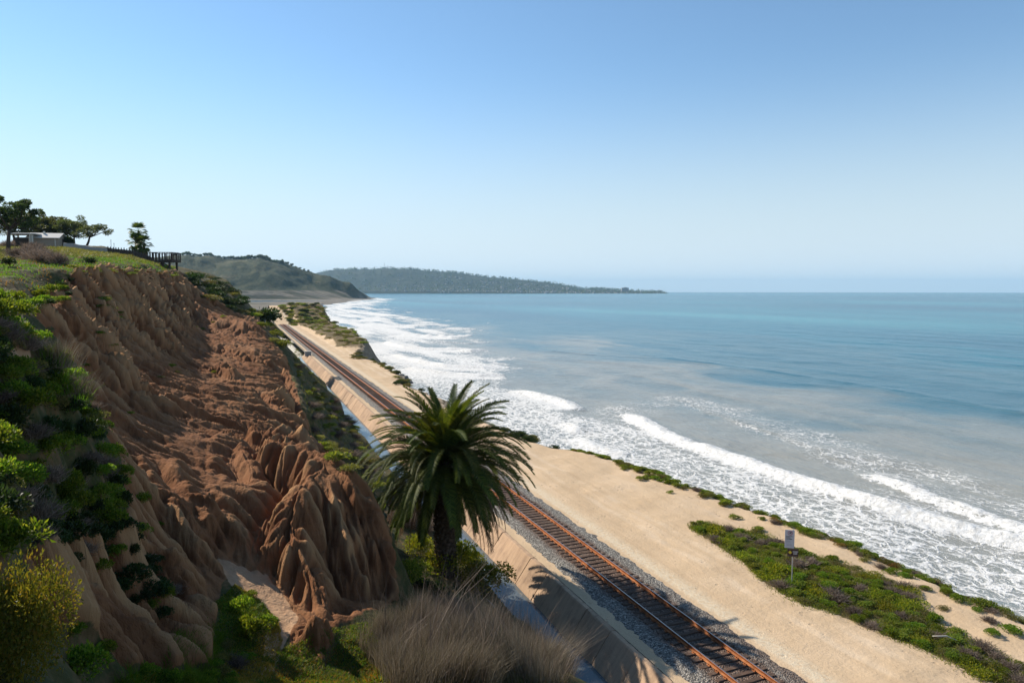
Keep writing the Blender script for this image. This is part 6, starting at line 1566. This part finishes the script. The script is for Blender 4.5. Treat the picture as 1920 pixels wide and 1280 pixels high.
# ------------------------------------------------------------------ headland pines, far town, masts, block
def fheight(x, y): return float(ftps(np.array([float(x)]), np.array([float(y)]))[0])
far_x = np.unique(fx[0]); 
def fhz(x, y):
    j = int(np.clip(np.searchsorted(far_x, x), 1, len(far_x) - 1)); i = int(np.clip((y - 560) / 7.0, 0, fy.shape[0] - 1)); return float(fz[i, j])
FT_ = [tree_parts(400 + i, 15, 6.5, 0.6, 520, 2.8, 6, (1.0, 0), 0.2, 0.5) for i in range(4)]
fr_ = random.Random(12); cols = [(u, ) for u in range(332, 585, 5)]
SKY_ = np.array([(330, 480), (370, 482), (400, 490), (440, 490), (470, 486), (500, 488), (530, 498), (560, 511), (600, 526)], float)
for u in np.concatenate([np.linspace(332, 440, 30), np.linspace(443, 530, 30), np.linspace(535, 580, 7)]):
    u += fr_.uniform(-2, 2)
    # the crest along this sight line
    best = None
    for Y in range(2050, 2480, 14):
        x = (u - 960) / FPX * Y; z = fhz(x, Y); v = 544 - (z - CAMZ) / Y * FPX
        if best is None or v < best[0]: best = (v, x, Y, z)
    s_ = fr_.uniform(0.55, 1.15) * (1.25 if 455 < u < 520 else 1.0)
    tree('ridge_pine', FT_[fr_.randrange(4)], (best[1], best[2] - fr_.uniform(0, 12), best[3] - 5.5 * s_), 'small dark pine on the skyline of the headland ridge', 'pines on the headland ridge', G_PINE, fr_.uniform(0, 6.28), s_)
# masts and the apartment block on the peninsula
M_MAST = plain('mast_steel', (0.3, 0.3, 0.32), 0.6)
for (u, h_, lab) in ((721, 75, 'tallest radio mast on the far peninsula crest'), (727, 42, 'short radio mast right of the tallest one'), (770, 38, 'lone radio mast right of the mast cluster'), (634, 30, 'radio mast at the left end of the far crest')):
    p = penz(u, 1.0); ms = empty('radio_mast', (p[0], p[1], p[2] - 4)); tag(ms, lab, 'mast')
    MB().tube([(0, 0, 0), (0, 0, h_)], [3.0, 0.9], 5).build('lattice_tower', M_MAST, ms); MB().box((0, 0, h_ * 0.72), (7, 7, 3)).build('antenna_platform', M_MAST, ms)
M_BLK = plain('far_building', (0.35, 0.34, 0.33), 0.8); M_WIN = plain('far_window', (0.05, 0.06, 0.07), 0.3)
p = penz(1171, 0.62); ab = empty('apartment_block', (p[0], p[1], p[2] - 3), 0.1); tag(ab, 'broad apartment block on the low tip of the peninsula', 'building')
bw = 78; bh = 46
wall_ = MB().box((0, 0, bh / 2), (bw, 24, bh)).build('wall', M_BLK, ab); MB().box((4, 0, bh + 3), (26, 14, 6)).build('roof_hut', M_BLK, ab)
for i in range(7):
    MB().box((0, -12.2, 5 + i * 6), (bw - 6, 0.5, 2.6)).build('window_band', M_WIN, ab)
town = MB(); tr = random.Random(17)
for k in range(520):
    u = tr.triangular(640, 1240, 960); r_ = tr.uniform(0.05, 0.8) ** 1.3; p = penz(u, r_); s_ = tr.uniform(8, 20)
    town.box((p[0] + tr.uniform(-8, 8), p[1], p[2] + 3), (s_, s_, tr.uniform(6, 11)), tr.uniform(0, 1.5))
tw = town.build('far_town', plain('far_town_walls', (0.36, 0.34, 0.32), 0.8, 0.4, 0.02)); tag(tw, 'pale specks of houses scattered over the far peninsula', 'town', None, 'stuff')
ftr = MB(); 
pv = []
r = np.random.default_rng(77)
cu_ = r.uniform(600, 1245, 900); rr3 = np.where(r.random(900) < 0.45, 1.0, r.uniform(0.1, 1, 900))
cp = np.array([penz(u, q) for u, q in zip(cu_, rr3)])
pp = np.repeat(cp, 6, 0) + r.normal(0, 1, (5400, 3)) * np.array([9, 9, 5]) + np.array([0, 0, 6]); dd = r.normal(0, 1, (5400, 3)); vv, ff = leaf_cloud(pp, dd, 14.0, 10.0, r, 0.2, 0.5)
fw_ = obj('far_woodland', mesh_np('far_woodland', vv, ff, smooth=False), G_PINE); tag(fw_, 'dark tree cover blurring the far peninsula crest', 'woodland', None, 'stuff')
# beach road cars: dots on the far beach
M_CAR = [plain('car_paint_%d' % i, c, 0.4) for i, c in enumerate([(0.5, 0.5, 0.52), (0.05, 0.05, 0.06), (0.25, 0.05, 0.05), (0.1, 0.13, 0.2)])]
cm = []
for m_ in M_CAR:
    b_ = MB().box((0, 0, 0.75), (4.4, 1.8, 0.8)).box((-0.2, 0, 1.4), (2.4, 1.6, 0.6), taper=0.8).mesh('parked_car'); b_.materials.append(m_); cm.append(b_)
cr = random.Random(4)
for k in range(26):
    u = 552 + k * 2.1 + cr.uniform(-1, 1); Y = 1180 + k * 9 + cr.uniform(-20, 20); x = (u - 960) / FPX * Y
    o = obj('parked_car', cm[k % 4], None, None, (x, Y, fhz(x, Y)), (0, 0, cr.uniform(0.6, 1.2)), 1.3); tag(o, 'tiny parked car in the row on the far beach', 'car', 'cars parked on the far beach')

# ------------------------------------------------------------------ tell look-alikes apart by their order from the left
bpy.context.view_layer.update()
_same = {}
for o in scene.objects:
    if o.parent is None and o.get('category') and o.get('label') and o.get('kind') is None: _same.setdefault(o['label'], []).append(o)
_ord = ['leftmost', 'second from left', 'third from left', 'fourth from left', 'fifth from left', 'sixth from left', 'seventh from left', 'eighth from left']
_num = ['', '', 'two', 'three', 'four', 'five', 'six', 'seven', 'eight']
for lab, os_ in _same.items():
    if not 2 <= len(os_) <= 8: continue
    os_.sort(key=lambda o: float(project(np.array(o.location.x), np.array(max(o.location.y, 1.0)), np.array(o.location.z))[0]))
    for i, o in enumerate(os_):
        w = ('left' if i == 0 else 'right') + ' one' if len(os_) == 2 else (_ord[i] if i < len(os_) - 1 else 'rightmost') + ' of ' + _num[len(os_)]
        if len((lab + ' ' + w).split()) <= 16: o['label'] = lab + ', ' + w
